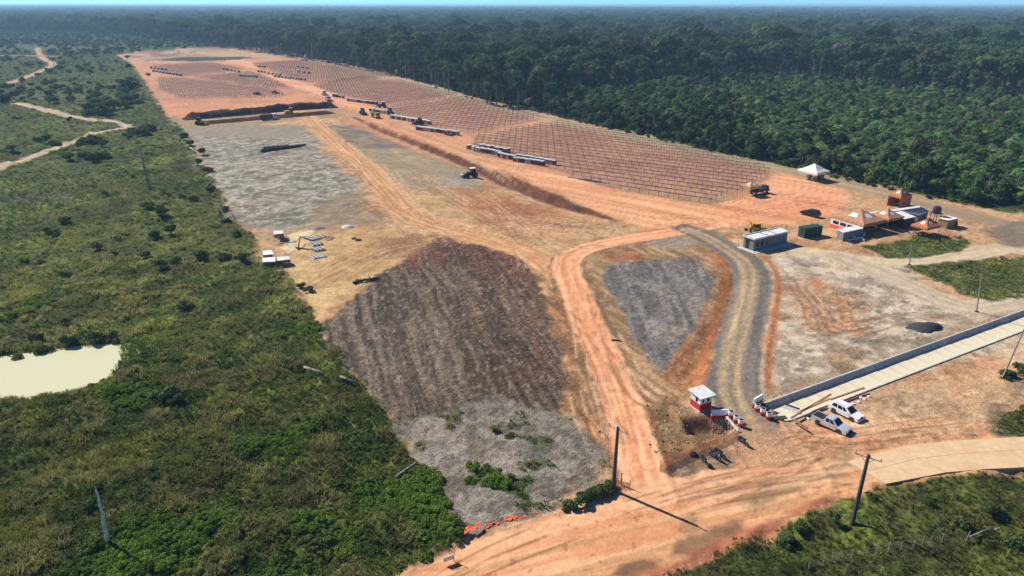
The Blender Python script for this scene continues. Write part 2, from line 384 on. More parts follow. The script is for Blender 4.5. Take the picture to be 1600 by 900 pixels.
def line_near(x, y, line, mar):
    lo, hi = line.min(0) - mar, line.max(0) + mar; k = (x > lo[0]) & (x < hi[0]) & (y > lo[1]) & (y < hi[1])
    la = np.full(x.shape, 1e4); s = np.zeros(x.shape)
    if k.any(): la[k], s[k] = line_co(x[k], y[k], line)
    return la, s
def terrain(x, y):
    x = np.asarray(x, float); y = np.asarray(y, float)
    sd = poly_sd(x, y, SITE)
    ins = sst(sd, -0.6, 1.2)
    for g in GRASS_IN: ins = np.minimum(ins, 1 - 0.6 * sst(poly_sd(x, y, g), -1, 1.5))
    far = 1 - sst(y, 300, 600)
    lump = (fbm(x / 4.6, y / 4.6, 3, 4) - 0.5) * 2.3 + (fbm(x / 22, y / 22, 9, 2) - 0.5) * 1.6
    z = lump * (1 - ins) * (0.25 + 0.75 * far) + ins * ((fbm(x / 9, y / 9, 21, 3) - 0.5) * 0.25 + (fbm(x / 1.7, y / 1.7, 23, 3) - 0.5) * 0.26 * (1 - .75 * sst(poly_sd(x, y, MAIN_ROAD), -1, 1)) * (1 - .8 * sst(poly_sd(x, y, PIT), -2, 0)) * (1 - sst(y, 260, 420)))
    # spoil, ruts and ploughed ridges
    pl = sst(poly_sd(x, y, PLOUGH), -0.5, 3)
    c = x * PLDIR[1] - y * PLDIR[0]; l = x * PLDIR[0] + y * PLDIR[1]
    c = c + (fbm(x / 14, y / 14, 33, 2) - 0.5) * 3.0
    z += pl * (0.15 * (fbm(c / .8, l / 34, 41, 3) - 0.5) * 2 + 0.25 * (fbm(x / 1.1, y / 1.1, 43, 3) - 0.5))
    pf = sst(poly_sd(x, y, PALE_FIELD), -0.5, 3) + sst(poly_sd(x, y, TRI), -0.5, 2)
    z += pf * 0.16 * (fbm(x / 0.8, y / 0.8, 45, 3) - 0.5) * 2
    # cut bank below the site road
    lt, s1 = line_co(x, y, BANK_TOP); lb, s2 = line_co(x, y, BANK_TOE)
    d1 = -lt * np.sign(1.0); below = lt < 0
    Lb = np.sum(np.hypot(*np.diff(BANK_TOE, axis=0).T))
    endf = sst(s2, 1, 40) * sst(Lb - s2, 1, 45)
    t = np.clip(np.abs(lt) / (np.abs(lt) + np.abs(lb) + 1e-6), 0, 1)
    drop = np.where(lt >= 0, 0.0, np.where(lb > 0, sst(t, 0, 1), np.exp(-np.abs(np.minimum(lb, 0)) / 14.0)))
    z -= 2.0 * drop * endf * (1 + 0.12 * (fbm(x / 3, y / 3, 51, 3) - 0.5))
    # ditch beside the triangle, pit beside the hut
    la, sa = line_near(x, y, TRI_DITCH, 8)
    z -= 0.9 * np.exp(-(la / 2.2) ** 2) * sst(sa, 0.1, 10)
    z -= 1.9 * sst(poly_sd(x, y, PIT), -0.6, 1.9)
    # roads are level, pushed-up edges
    for line, w in ((SERVICE, 2.7), (GRAVEL, 4.0), (TAN_TRACK, 4.5)):
        la, sa = line_near(x, y, line, 8)
        z += 0.18 * np.exp(-((np.abs(la) - w - 0.5) / 0.5) ** 2) * (fbm(x / 1.5, y / 1.5, 61, 2))
    a, b, L = chan_co(x, y)
    z = np.where((a > -1.0), z * sst(np.abs(b - CH_W / 2), CH_W / 2 + 0.5, CH_W / 2 + 4) + 0 * z, z)
    z = z + np.where(a > -4, CH_LIP * sst(b, CH_W * .4, CH_W * .6) * sst(CH_W + 9 - b, 0, 8) * sst(a, -4, 1), 0)
    inch = sst(a, -0.3, 0.3) * sst(b, -0.05, 0.35) * sst(CH_W - b, -0.05, 0.35)
    z -= inch * (CH_D + 0.5)
    p = poly_sd(x, y, POND)
    z = z * (1 - sst(p, -5, -1.2)) + np.where(p > -3, -1.6 * sst(p, -2.2, 1.5), 0)
    return z
def zat(x, y):
    i = min(max(int(np.searchsorted(ys, y)) - 1, 0), NY - 2); fy = (y - ys[i]) / (ys[i + 1] - ys[i])
    j = (x / (y + 25) + 1) * .5 * (NX - 1); k = min(max(int(j), 0), NX - 2); fx = min(max(j - k, 0), 1); fy = min(max(fy, 0), 1)
    return float((GZ[i, k] * (1 - fx) + GZ[i, k + 1] * fx) * (1 - fy) + (GZ[i + 1, k] * (1 - fx) + GZ[i + 1, k + 1] * fx) * fy)
def at3(u, v, dz=0.0):
    x, y = at(u, v, 0); z = zat(x, y)
    for _ in range(2):
        x, y = at(u, v, z); z = zat(x, y)
    return (x, y, z + dz)

# ------------------------------------------------------------------ the ground: one fan-shaped grid, split into its surfaces
vv = np.concatenate([np.linspace(985, 262, 430), np.linspace(260.6, 84, 250)])
ys = np.array([at(800, v)[1] for v in vv])
ys = np.concatenate([[8, 25, 35], ys[ys > 38], np.geomspace(ys[-1] * 1.03, 22000, 46)])
ss = np.linspace(-1.0, 1.0, 840)
NX, NY = len(ss), len(ys)
GX = (ys[:, None] + 25) * ss[None, :]; GY = np.repeat(ys[:, None], NX, 1)
gx, gy = GX.ravel(), GY.ravel()
gz = np.zeros_like(gx); near = gy < 1100
gz[near] = terrain(gx[near], gy[near])
GZ = gz.reshape(NY, NX)

class F(np.lib.mixins.NDArrayOperatorsMixin):
    """a value known at every grid point, worked out only where it is needed"""
    def __init__(self, fn, idx=None): self.fn = fn; self.idx = idx
    def __call__(self, i): return self.fn(i)
    def __array_ufunc__(self, uf, method, *ins, **kw):
        def fn(i): return uf(*[q(i) if isinstance(q, F) else q for q in ins])
        return F(fn, next((q.idx for q in ins if isinstance(q, F) and q.idx is not None), None))
def lazy(fn):
    def w(*args, **kw):
        if any(isinstance(q, F) for q in args):
            return F(lambda i: fn(*[q(i) if isinstance(q, F) else q for q in args], **kw), next((q.idx for q in args if isinstance(q, F) and q.idx is not None), None))
        return fn(*args, **kw)
    return w
fbm = lazy(fbm); vn0 = vn; poly_sd0 = poly_sd; sst = lazy(sst)
AX, AY = gx, gy
N = len(gx)
soil = np.zeros((N, 3)); cls = np.zeros(N, int)
n1 = fbm(gx / 16, gy / 16, 71, 4); n2 = fbm(gx / 5, gy / 5, 73, 4); n3 = fbm(gx / 45, gy / 45, 75, 3); n4 = fbm(gx / 1.6, gy / 1.6, 77, 3)
def mixc(a, b, t): return a + (b - a) * t[:, None]
def cc(*rgb): return S(*rgb)[None, :]
g = mixc(np.repeat(cc(70, 78, 37), N, 0), cc(98, 106, 50), sst(n1, 0.35, 0.65))
g = mixc(g, cc(104, 96, 62), sst(n2, 0.52, 0.72) * 0.75)
g = mixc(g, cc(122, 132, 56), sst(fbm(gx / 9, gy / 14, 79, 3), 0.58, 0.72) * 0.7)
g = mixc(g, cc(54, 64, 34), sst(n4, 0.55, 0.8) * 0.6)
g = mixc(g, cc(62, 74, 40), sst(gy, 300, 700) * 0.8)
soil[:] = g
FOREST_EDGE = [(-300, 66), (0, 64), (200, 66), (330, 74), (420, 80), (480, 90), (560, 106), (640, 124), (700, 141), (760, 160), (850, 178), (930, 197), (1000, 211), (1100, 234), (1200, 250), (1300, 274), (1400, 296), (1500, 316), (1600, 332), (1900, 380)]
fe = P2(FOREST_EDGE); fpoly = np.vstack([fe, [[3000, 400], [26000, 22000], [-26000, 22000], [-26000, 900]]])
fsd = poly_sd(gx, gy, fpoly)
fm = sst(fsd + (n2 - 0.5) * 6, -1, 4)
soil[:] = mixc(soil, cc(62, 66, 40), fm); cls[fm > 0.5] = 11

def lz(arr): return F(lambda i: arr[i])
gx, gy = lz(AX), lz(AY)
n1, n2, n4 = lz(n1), lz(n2), lz(n4)
def paint(mask, a, b, t, c=None):
    i = mask.idx if mask.idx is not None else np.arange(N)
    m = np.clip(mask(i), 0, 1); k = m > 0.004
    if not k.any(): return
    i = i[k]; m = m[k]; tt = t(i) if isinstance(t, F) else t
    ca, cb = S(*a)[None, :], S(*b)[None, :]
    soil[i] += ((ca + (cb - ca) * tt[:, None]) - soil[i]) * m[:, None]
    if c is not None: cls[i[m > 0.5]] = c
def within(pts, mar):
    lo = pts.min(0) - mar; hi = pts.max(0) + mar
    return np.nonzero((AX > lo[0]) & (AX < hi[0]) & (AY > lo[1]) & (AY < hi[1]))[0]
def pm(poly, soft=1.0, rag=1.5, rs=2.5, seed=91):
    sd = F(lambda i: poly_sd0(AX[i], AY[i], poly), within(poly, soft + rag + .5)) + (fbm(gx / rs, gy / rs, seed, 3) - 0.5) * 2 * rag
    return sst(sd + (fbm(gx / 7, gy / 7, seed + 9, 2) - 0.5) * 2 * rag, -soft, soft)
def lco(line, mar):
    i = within(line, mar); la = np.full(N, 1e4); sa = np.zeros(N)
    la[i], sa[i] = line_co(AX[i], AY[i], line)
    return F(lambda q: la[q], i), F(lambda q: sa[q], i)
def stretch(ang, a, b, seed, o=4):
    d = R(ang); l = gx * math.cos(d) + gy * math.sin(d); c = -gx * math.sin(d) + gy * math.cos(d)
    return fbm(l / a, c / b, seed, o)
site_m = pm(SITE, 0.7, 1.2, 3)
paint(site_m, (216, 172, 126), (196, 146, 104), sst(n2, .3, .7), 1)
def px(*pts): return P2(pts)
# eastern margin and the beige waste ground
paint(pm(px((1195, 400), (1290, 392), (1420, 415), (1500, 470), (1600, 475), (1800, 440), (1800, 560), (1600, 600), (1500, 560), (1200, 640), (1185, 610), (1195, 480)), 2, 3), (226, 206, 178), (170, 154, 132), sst(fbm(gx / 2.6, gy / 2.6, 101, 5), .38, .66))
paint(pm(px((1225, 450), (1270, 425), (1340, 470), (1345, 520), (1290, 515), (1240, 520)), 3, 4, 4), (206, 140, 94), (196, 160, 128), sst(stretch(70, 9, 1.2, 103), .35, .65))
paint(pm(px((1285, 560), (1300, 535), (1345, 540), (1350, 560), (1310, 575)), 1, 2) * .8, (128, 104, 78), (160, 132, 98), n2)
paint(pm(px((1330, 545), (1400, 515), (1420, 535), (1350, 560)), 2, 3) * .7, (112, 100, 84), (160, 140, 112), n2)
paint(sst(fbm(gx / 3.2, gy / 2.0, 105, 4), .60, .70) * pm(px((1240, 400), (1420, 415), (1500, 480), (1470, 560), (1220, 620)), 3, 2) * .7, (104, 96, 84), (130, 118, 100), n4)
paint(pm(px((1195, 600), (1240, 605), (1350, 570), (1480, 520), (1600, 470), (1600, 492), (1200, 634)), 2, 2) * .7, (140, 120, 92), (186, 160, 124), sst(n2, .4, .6))
# parking ground south of the channel
paint(pm(px((1200, 650), (1300, 620), (1480, 580), (1600, 540), (1800, 500), (1800, 690), (1600, 684), (1480, 690), (1330, 720), (1230, 730), (1190, 690)), 2, 3), (222, 176, 132), (204, 164, 124), sst(n2, .35, .65))
paint(pm(px((1210, 668), (1290, 675), (1400, 660), (1500, 662), (1560, 690), (1400, 702), (1320, 722), (1230, 728)), 3, 4), (240, 176, 130), (224, 156, 112), sst(stretch(15, 12, 1.5, 107), .35, .65))
paint(pm(px((1400, 612), (1470, 585), (1480, 620), (1440, 650), (1380, 640)), 3, 4, 4) * .55, (160, 140, 112), (184, 160, 128), n2)
paint(pm(px((1500, 560), (1560, 545), (1580, 570), (1520, 585)), 2, 3) * .8, (222, 164, 122), (196, 140, 104), n2)
paint(pm(px((1540, 620), (1600, 590), (1640, 580), (1600, 640), (1550, 652)), 2, 2) * .7, (112, 98, 84), (140, 120, 100), n2)
# scraped patches over the whole site
road_like = pm(SITE, 1, .5)
for sc_, sd_, th, st_, ca_, cb_ in ((9, 231, .60, .5, (236, 198, 156), (226, 184, 140)), (6, 233, .61, .45, (150, 116, 84), (168, 130, 94)), (2.4, 235, .62, .5, (142, 106, 76), (126, 98, 74)), (1.3, 237, .64, .5, (238, 206, 168), (228, 192, 150))):
    paint(road_like * (1 - .75 * pm(PLOUGH, 1, 1)) * (1 - .6 * pm(TRI, 1, 1)) * (1 - .7 * pm(PALE_FIELD, 1, 1)) * sst(fbm(gx / sc_, gy / sc_, sd_, 4), th, th + .05) * st_ * .8, ca_, cb_, n4)
# array platforms and the orange fill around them
paint(pm(px((205, 98), (300, 94), (380, 92), (440, 120), (535, 158), (535, 168), (300, 184), (262, 180), (236, 140)), 2, 2), (226, 158, 118), (206, 140, 104), sst(n1, .3, .7))
paint(pm(px((360, 92), (470, 90), (580, 106), (700, 142), (860, 182), (1060, 226), (1230, 264), (1320, 300), (1240, 330), (1110, 340), (940, 310), (735, 245), (600, 195), (440, 128)), 2, 2), (226, 162, 120), (208, 148, 108), sst(n1, .3, .7))
for k, p in ARRAYS.items():
    paint(pm(p, 1.5, 1.5), (190, 138, 112), (168, 120, 98), sst(n2, .3, .7), 9)
    paint(pm(p, 1.5, 1.5) * sst(stretch(-33.7, 30, 1.6, 111), .5, .68) * .55, (206, 158, 128), (196, 150, 124), n4)
paint(pm(ARRAYS['front'], 1, 1) * sst(gy, 215, 190) * .6, (204, 168, 130), (190, 150, 116), n2)
# site road (upper)
paint(pm(SITE_ROAD, 1.5, 1.5, 3), (246, 194, 148), (230, 166, 120), sst(stretch(-38, 40, 2.2, 113), .35, .65), 5)
paint(pm(px((1110, 335), (1240, 300), (1330, 300), (1300, 335), (1150, 352)), 4, 4) * .8, (244, 176, 134), (230, 154, 114), sst(stretch(15, 26, 1.6, 115), .35, .65))
paint(pm(SITE_ROAD, 1, 1) * sst(stretch(-39, 60, 0.8, 117, 3), .60, .70) * .5, (190, 130, 92), (176, 120, 86), n4)
tan_low = pm(px((600, 240), (720, 262), (830, 310), (1000, 362), (900, 385), (850, 410), (760, 380), (640, 345), (580, 280)), 3, 3)
paint(tan_low, (214, 174, 124), (190, 150, 106), sst(stretch(-12, 22, 2.0, 119), .35, .65))
paint(pm(px((690, 290), (760, 280), (850, 320), (900, 345), (850, 370), (740, 345)), 4, 6, 8) * .8, (204, 134, 90), (176, 118, 80), sst(n1, .35, .65))
paint(pm(px((730, 318), (800, 300), (850, 325), (790, 340)), 3, 4, 5) * .7, (160, 100, 68), (180, 116, 80), n2)
# gravelled taupe pad and dark pad
paint(pm(px((555, 232), (640, 226), (740, 262), (755, 285), (700, 290), (640, 292), (598, 268)), 2, 2), (176, 158, 124), (162, 144, 112), sst(stretch(-30, 16, 1.4, 121), .35, .65))
paint(pm(px((690, 262), (735, 268), (745, 290), (700, 285)), 2, 3) * .8, (150, 144, 132), (164, 156, 142), n2)
paint(pm(px((512, 196), (560, 192), (640, 228), (560, 230), (532, 222)), 2, 2), (142, 128, 112), (122, 112, 102), sst(stretch(-24, 18, 1.3, 123), .35, .65))
paint(pm(px((540, 190), (570, 185), (680, 225), (720, 252), (650, 228), (590, 205)), 2, 1) * .85, (226, 156, 114), (206, 140, 104), n2)
# pale grey field with green specks
PF2 = px((288, 196), (350, 194), (478, 196), (502, 235), (560, 285), (580, 346), (470, 356), (420, 358), (366, 345), (345, 300), (312, 250))
paint(pm(PF2, 3, 3, 5), (164, 154, 138), (122, 114, 102), sst(stretch(30, 2.4, 1.6, 125, 5), .38, .64))
paint(pm(PF2, 3, 3, 5) * sst(stretch(20, 2.2, 1.5, 127, 5), .54, .62) * .9, (204, 196, 176), (186, 176, 154), n4)
paint(pm(PF2, 3, 3, 5) * sst(stretch(30, 4, 2.2, 129, 5), .58, .66) * .5, (88, 98, 58), (100, 108, 66), n4, None)
paint(pm(px((290, 196), (420, 196), (480, 196), (470, 215), (400, 218), (300, 212)), 2, 2) * .8, (150, 138, 122), (168, 154, 134), n2)
paint(pm(px((262, 184), (300, 182), (330, 196), (300, 215), (280, 200)), 3, 3) * .8, (150, 130, 112), (176, 156, 130), n2)
paint(pm(px((480, 330), (560, 300), (600, 350), (580, 362), (470, 362)), 3, 4, 5) * .6, (170, 138, 98), (150, 128, 96), n2)
# bench and dirt banks
paint(pm(px((290, 186), (380, 181), (460, 175), (528, 170), (528, 184), (420, 192), (300, 200)), 2, 1), (186, 158, 116), (160, 136, 102), sst(stretch(5, 20, 1.5, 131), .35, .65))
# sand lot
paint(pm(px((448, 372), (520, 360), (600, 358), (650, 372), (690, 372), (640, 402), (612, 425), (560, 452), (500, 500), (478, 478), (455, 425)), 1.5, 2, 3), (228, 190, 134), (208, 166, 112), sst(n1, .35, .65))
paint(pm(px((448, 372), (520, 360), (600, 358), (650, 372), (600, 430), (500, 500), (455, 425)), 1, 2) * sst(fbm(gx / 3, gy / 3, 133, 4), .58, .68) * .5, (176, 138, 94), (160, 132, 96), n4)
paint(pm(px((398, 395), (402, 370), (470, 356), (490, 400), (470, 462), (450, 420)), 2, 3, 3) * sst(n2, .42, .58) * .85, (196, 172, 132), (150, 134, 96), n4)
for q_ in (px((452, 368), (470, 359), (488, 361), (484, 370), (462, 372)), px((440, 386), (456, 380), (466, 388), (450, 394))): paint(pm(q_, .6, 1, 2), (244, 222, 178), (230, 204, 160), n2)
# ploughed red-brown and grey field
lp = (gx * PLDIR[0] + gy * PLDIR[1]); cp = gx * PLDIR[1] - gy * PLDIR[0] + (fbm(gx / 14, gy / 14, 33, 2) - 0.5) * 3.0
str1 = fbm(cp / .8, lp / 34, 41, 3) * .75 + fbm(cp / 3.2, lp / 9, 42, 3) * .25; str2 = fbm(cp / 0.45, lp / 20, 137, 3)
pmk = pm(PLOUGH, .8, 1.6, 2.5)
paint(pmk, (142, 126, 110), (94, 80, 69), sst(str1, .40, .60), 7)
lat_r = sst(gx + (n1 - .5) * 14, -22, 6)
paint(pmk * lat_r * sst(gy, 70, 95) * .85, (122, 92, 70), (96, 74, 60), sst(str1, .38, .62))
paint(pmk * sst(gy + (n1 - .5) * 24, 128, 150) * .9, (134, 86, 66), (112, 76, 60), sst(str2, .35, .65))
paint(pmk * sst(str2, .56, .64) * .75, (78, 68, 60), (66, 58, 52), n4)
paint(pmk * sst(fbm(cp / 0.4, lp / 1.6, 141, 4), .62, .68) * .5, (182, 158, 130), (178, 168, 154), n4)
paint(pm(px((590, 372), (640, 366), (668, 380), (640, 402), (605, 398)), 1.5, 2) * .85, (150, 104, 78), (170, 122, 90), n2)
# pale cleared field at the front
pfm = pm(PALE_FIELD, 1.0, 2.2, 3)
paint(pfm, (156, 146, 132), (126, 116, 104), sst(fbm(gx / 1.4, gy / 1.4, 143, 5), .36, .64), 7)
paint(pfm * sst(fbm(gx / 3.5, gy / 3.5, 145, 4), .56, .68) * .7, (184, 172, 154), (176, 164, 150), n4)
paint(pfm * sst(fbm(gx / 4, gy / 3, 147, 4), .60, .68) * sst(gy, 92, 62), (72, 92, 44), (92, 106, 56), n4)
# torn margin between the ploughed field and the service road, and the ground round the triangle
mar = pm(px((830, 405), (872, 420), (905, 480), (940, 570), (968, 660), (985, 740), (958, 770), (935, 690), (885, 640), (885, 545), (850, 455)), 1.2, 2, 2.5)
paint(mar, (196, 138, 92), (140, 104, 72), sst(stretch(-72, 12, .8, 149), .4, .6), 1)
paint(mar * sst(fbm(gx / 1.6, gy / 1.6, 151, 4), .55, .66) * .7, (104, 80, 60), (128, 104, 66), n4)
paint(pm(px((905, 400), (1000, 378), (1080, 372), (1130, 395), (1150, 420), (1120, 540), (1100, 600), (1010, 660), (990, 640), (965, 560), (930, 490), (905, 430)), 1.2, 2), (206, 162, 118), (146, 118, 84), sst(stretch(-62, 10, 1.0, 153), .38, .62), 1)
paint(pm(px((905, 410), (960, 400), (1080, 395), (1100, 420), (1000, 440), (930, 440)), 2, 3, 4) * sst(n2, .4, .58) * .8, (136, 116, 78), (160, 132, 88), n4)
paint(pm(px((1010, 372), (1060, 362), (1090, 375), (1050, 388), (1010, 385)), 1, 2) * .8, (156, 144, 130), (176, 160, 142), n2)
paint(pm(px((935, 398), (985, 390), (1000, 402), (950, 410)), 1, 2) * .8, (172, 90, 56), (140, 84, 58), n2)
tm = pm(TRI, .6, .9, 2.5)
paint(tm, (150, 142, 134), (122, 114, 108), sst(stretch(88, 10, .9, 155), .38, .62), 8)
paint(tm * sst(fbm(gx / 2.2, gy / 3, 157, 4), .58, .68) * .6, (178, 168, 152), (170, 160, 146), n4)
paint(tm * sst(fbm(gx / .8, gy / 2.0, 158, 3), .64, .72) * .5, (92, 86, 82), (100, 92, 86), n4)
la, sa = lco(TRI_DITCH, 16)
paint(sst(3.2 + (n2 - .5) * 4.5 - np.abs(la), -.6, .8), (176, 112, 70), (204, 144, 98), sst(fbm(la / .7, sa / 9, 164, 4), .35, .65))
paint(sst(3.2 - np.abs(la), -.6, .8) * sst(fbm(gx / 1.2, gy / 1.2, 165, 4), .58, .66) * .7, (126, 84, 58), (140, 96, 66), n4)
paint(pm(px((1000, 640), (1040, 612), (1080, 640), (1110, 660), (1140, 680), (1085, 700), (1030, 722), (1008, 700)), 1, 2), (170, 132, 88), (122, 98, 68), sst(fbm(gx / 2, gy / 2, 159, 4), .38, .62))
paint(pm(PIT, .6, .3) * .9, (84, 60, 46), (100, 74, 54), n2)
paint(pm(px((1045, 735), (1100, 700), (1150, 690), (1160, 715), (1120, 738), (1060, 750)), 1, 2, 2) * .85, (150, 124, 96), (128, 108, 90), sst(n2, .4, .6))
# lighter scraping over the graded ground
road_like = pm(SITE, 1, .5)
for sc_, sd_, th, st_, ca_, cb_ in ((9, 231, .60, .5, (236, 198, 156), (226, 184, 140)), (6, 233, .61, .45, (150, 116, 84), (168, 130, 94)), (2.4, 235, .62, .5, (142, 106, 76), (126, 98, 74)), (1.3, 237, .64, .5, (238, 206, 168), (228, 192, 150))):
    paint(road_like * (1 - .75 * pm(PLOUGH, 1, 1)) * (1 - .6 * pm(TRI, 1, 1)) * (1 - .7 * pm(PALE_FIELD, 1, 1)) * sst(fbm(gx / sc_, gy / sc_, sd_, 4), th, th + .05) * st_ * .42 * (1 - pm(SITE_ROAD, 1, 1) * .6) * (1 - pm(PF2, 1, 1) * .8) * (1 - sst(gx - (gy - 80) * .38, 28, 40) * .5), ca_, cb_, n4)
# cut bank
lt, s1 = lco(BANK_TOP, 16); lb, s2 = lco(BANK_TOE, 16)
Lb = np.sum(np.hypot(*np.diff(BANK_TOE, axis=0).T))
bm_ = sst(-lt + (n2 - .5) * 2, -.3, .8) * sst(lb + (n2 - .5) * 2, -.8, .6) * sst(s2, 0, 6) * sst(Lb - s2, 0, 6)
paint(bm_, (118, 74, 54), (92, 60, 46), sst(fbm(gx / 3, gy / 3, 161, 4), .38, .62), 1)
# tan haul track across the middle
def road(line, w, a, b, c, seed, soft=.7, tracks=None, tcol=None, trs=.9, sw_=.9, rg=1.6):
    la, sa = lco(line, 16)
    m = sst(w + (fbm(gx / 2.2, gy / 2.2, seed, 3) - .5) * rg - np.abs(la), -soft, soft)
    paint(m, a, b, sst(fbm(la / sw_, sa / 25, seed + 2, 3), .36, .64), c)
    if tracks:
        for o in tracks:
            wob = (fbm(sa / 18, sa * 0, seed + 5, 2) - .5) * 1.2
            tm_ = np.exp(-((la - o - wob) / .34) ** 2) * sst(fbm(la / .8, sa / 5, seed + 7, 3), .3, .55) * trs * m
            paint(tm_, tcol, tcol, n4)
road(TAN_TRACK, 4.0, (236, 194, 142), (214, 166, 118), 3, 171, 1.8, (-2.6, -1.0, .8, 2.4), (160, 118, 80), .8, rg=4.5)
road(SERVICE, 2.9, (252, 200, 156), (236, 168, 124), 3, 181, .6, (-.9, .9), (198, 132, 92), .6)
la, sa = lco(SERVICE, 16)
paint(np.exp(-((np.abs(la + .2) - 3.6) / .5) ** 2) * sst(fbm(la, sa / 6, 183, 3), .4, .6) * .7, (116, 80, 58), (150, 104, 74), n4)
road(GRAVEL, 3.7, (140, 130, 118), (120, 112, 104), 4, 191, .5)
la, sa = lco(GRAVEL, 16)
gm = sst(3.7 - np.abs(la), -.3, .8)
for o, w in ((-.1, .78), (1.8, .78)):
    wob = (fbm(sa / 22, sa * 0, 193, 2) - .5) * 1.6
    paint(gm * np.exp(-((la - o - wob) / w) ** 2) * .95, (204, 174, 134), (180, 150, 114), sst(fbm(la / .4, sa / 9, 195, 3), .3, .7))
paint(sst(12 - sa, -4, 10) * sst(5.5 - np.abs(la), -1, 2), (228, 172, 126), (210, 160, 118), n2)
ed = np.exp(-((la + 5.0) / .8) ** 2) + np.exp(-((la - 4.9) / .7) ** 2)
paint(ed * sst(sa, 16, 26) * sst(90 - sa, 0, 12) * .9, (196, 122, 70), (178, 112, 68), n2)
# main road along the front
mm = pm(MAIN_ROAD, .5, .8, 1.8)
rd = math.degrees(math.atan2(at(1240, 740)[1] - at(760, 860)[1], at(1240, 740)[0] - at(760, 860)[0]))
paint(mm, (248, 196, 150), (230, 168, 122), sst(stretch(rd, 16, 1.1, 201), .35, .65), 2)
paint(mm * sst(stretch(rd, 26, .9, 203), .56, .68) * .6, (202, 166, 122), (190, 150, 108), n4)
paint(pm(px((930, 905), (985, 880), (1080, 845), (1150, 822), (1150, 838), (1060, 872), (990, 905)), .6, 1.2) * .9, (126, 102, 78), (150, 120, 90), sst(n2, .35, .65))
paint(pm(px((990, 902), (1120, 850), (1240, 800), (1310, 770), (1330, 775), (1240, 812), (1130, 862), (1030, 905)), .6, .6) * .9, (184, 120, 88), (164, 106, 80), n2)
paint(pm(px((1000, 832), (1060, 815), (1150, 790), (1290, 735), (1345, 722), (1340, 745), (1250, 770), (1120, 815), (1050, 838)), 1, 2, 3) * sst(n2, .42, .6) * .8, (146, 126, 98), (166, 146, 112), n4)
paint(pm(px((1245, 745), (1290, 728), (1330, 715), (1345, 724), (1320, 735), (1260, 752)), .6, 1) * .75, (136, 122, 106), (150, 132, 112), n2)
paint(mm * sst(fbm(gx / .9, gy / .9, 205, 3), .70, .78) * .6, (172, 116, 82), (160, 108, 78), n4)
# tracks through the pasture and on the eastern side
road(TRACK_1, 2.6, (214, 192, 158), (192, 166, 132), 6, 211, .8)
road(TRACK_2, 3.2, (206, 172, 136), (190, 152, 118), 6, 213, 1.0)
road(TRACK_3, 7.0, (166, 112, 86), (186, 138, 106), 6, 215, 2.0)
road(EAST_TRACK, 3.2, (222, 200, 164), (206, 182, 148), 6, 217, .8)
road(EAST_TRACK2, 3.4, (212, 192, 162), (196, 174, 146), 6, 219, .8)
road(PERIM, 5.5, (190, 164, 130), (164, 140, 112), 6, 221, 3.0, sw_=3.0, rg=3.5)
paint(pm(px((1530, 362), (1600, 345), (1680, 345), (1680, 388), (1570, 384)), 1, 2) * .9, (132, 118, 102), (150, 132, 112), sst(n2, .4, .6))
# clearing at the far end
paint(pm(px((180, 86), (240, 79), (330, 76), (440, 78), (470, 88), (380, 92), (230, 94)), 3, 6, 12), (172, 122, 98), (196, 164, 132), sst(stretch(3, 70, 9, 223), .38, .6))
paint(pm(px((230, 94), (290, 89), (395, 89), (375, 93), (300, 96)), 2, 3, 8), (64, 64, 52), (84, 86, 60), n2)
paint(pm(px((190, 88), (230, 82), (300, 81), (290, 86), (230, 90)), 2, 4, 10) * .8, (196, 176, 152), (150, 92, 74), sst(n1, .4, .6))
paint(pm(px((300, 82), (380, 80), (470, 86), (420, 90), (330, 86)), 2, 4, 10) * .8, (212, 180, 140), (196, 160, 122), n2)
for gpoly in GRASS_IN:
    m = pm(gpoly, .8, 1.8, 2.5)
    paint(m, (70, 84, 44), (100, 104, 62), sst(n2, .35, .65), 0)

# wheel ruts: dark ones paint in rut shadow and moist soil, pale ones dust
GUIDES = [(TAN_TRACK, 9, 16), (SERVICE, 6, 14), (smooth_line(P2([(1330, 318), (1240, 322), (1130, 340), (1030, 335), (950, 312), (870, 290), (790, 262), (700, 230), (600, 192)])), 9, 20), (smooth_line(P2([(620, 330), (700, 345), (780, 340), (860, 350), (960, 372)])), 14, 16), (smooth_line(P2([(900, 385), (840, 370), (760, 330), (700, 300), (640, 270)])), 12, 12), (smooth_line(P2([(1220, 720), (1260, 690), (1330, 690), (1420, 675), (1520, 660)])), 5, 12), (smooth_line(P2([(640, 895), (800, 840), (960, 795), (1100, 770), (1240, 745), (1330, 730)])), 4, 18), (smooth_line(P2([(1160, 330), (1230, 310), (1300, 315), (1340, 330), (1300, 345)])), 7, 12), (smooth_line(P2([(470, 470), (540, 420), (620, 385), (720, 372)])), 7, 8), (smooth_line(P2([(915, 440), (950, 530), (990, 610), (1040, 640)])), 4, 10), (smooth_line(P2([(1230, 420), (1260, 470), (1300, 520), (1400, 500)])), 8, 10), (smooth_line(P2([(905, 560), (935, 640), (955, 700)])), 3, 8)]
rr = random.Random(5)
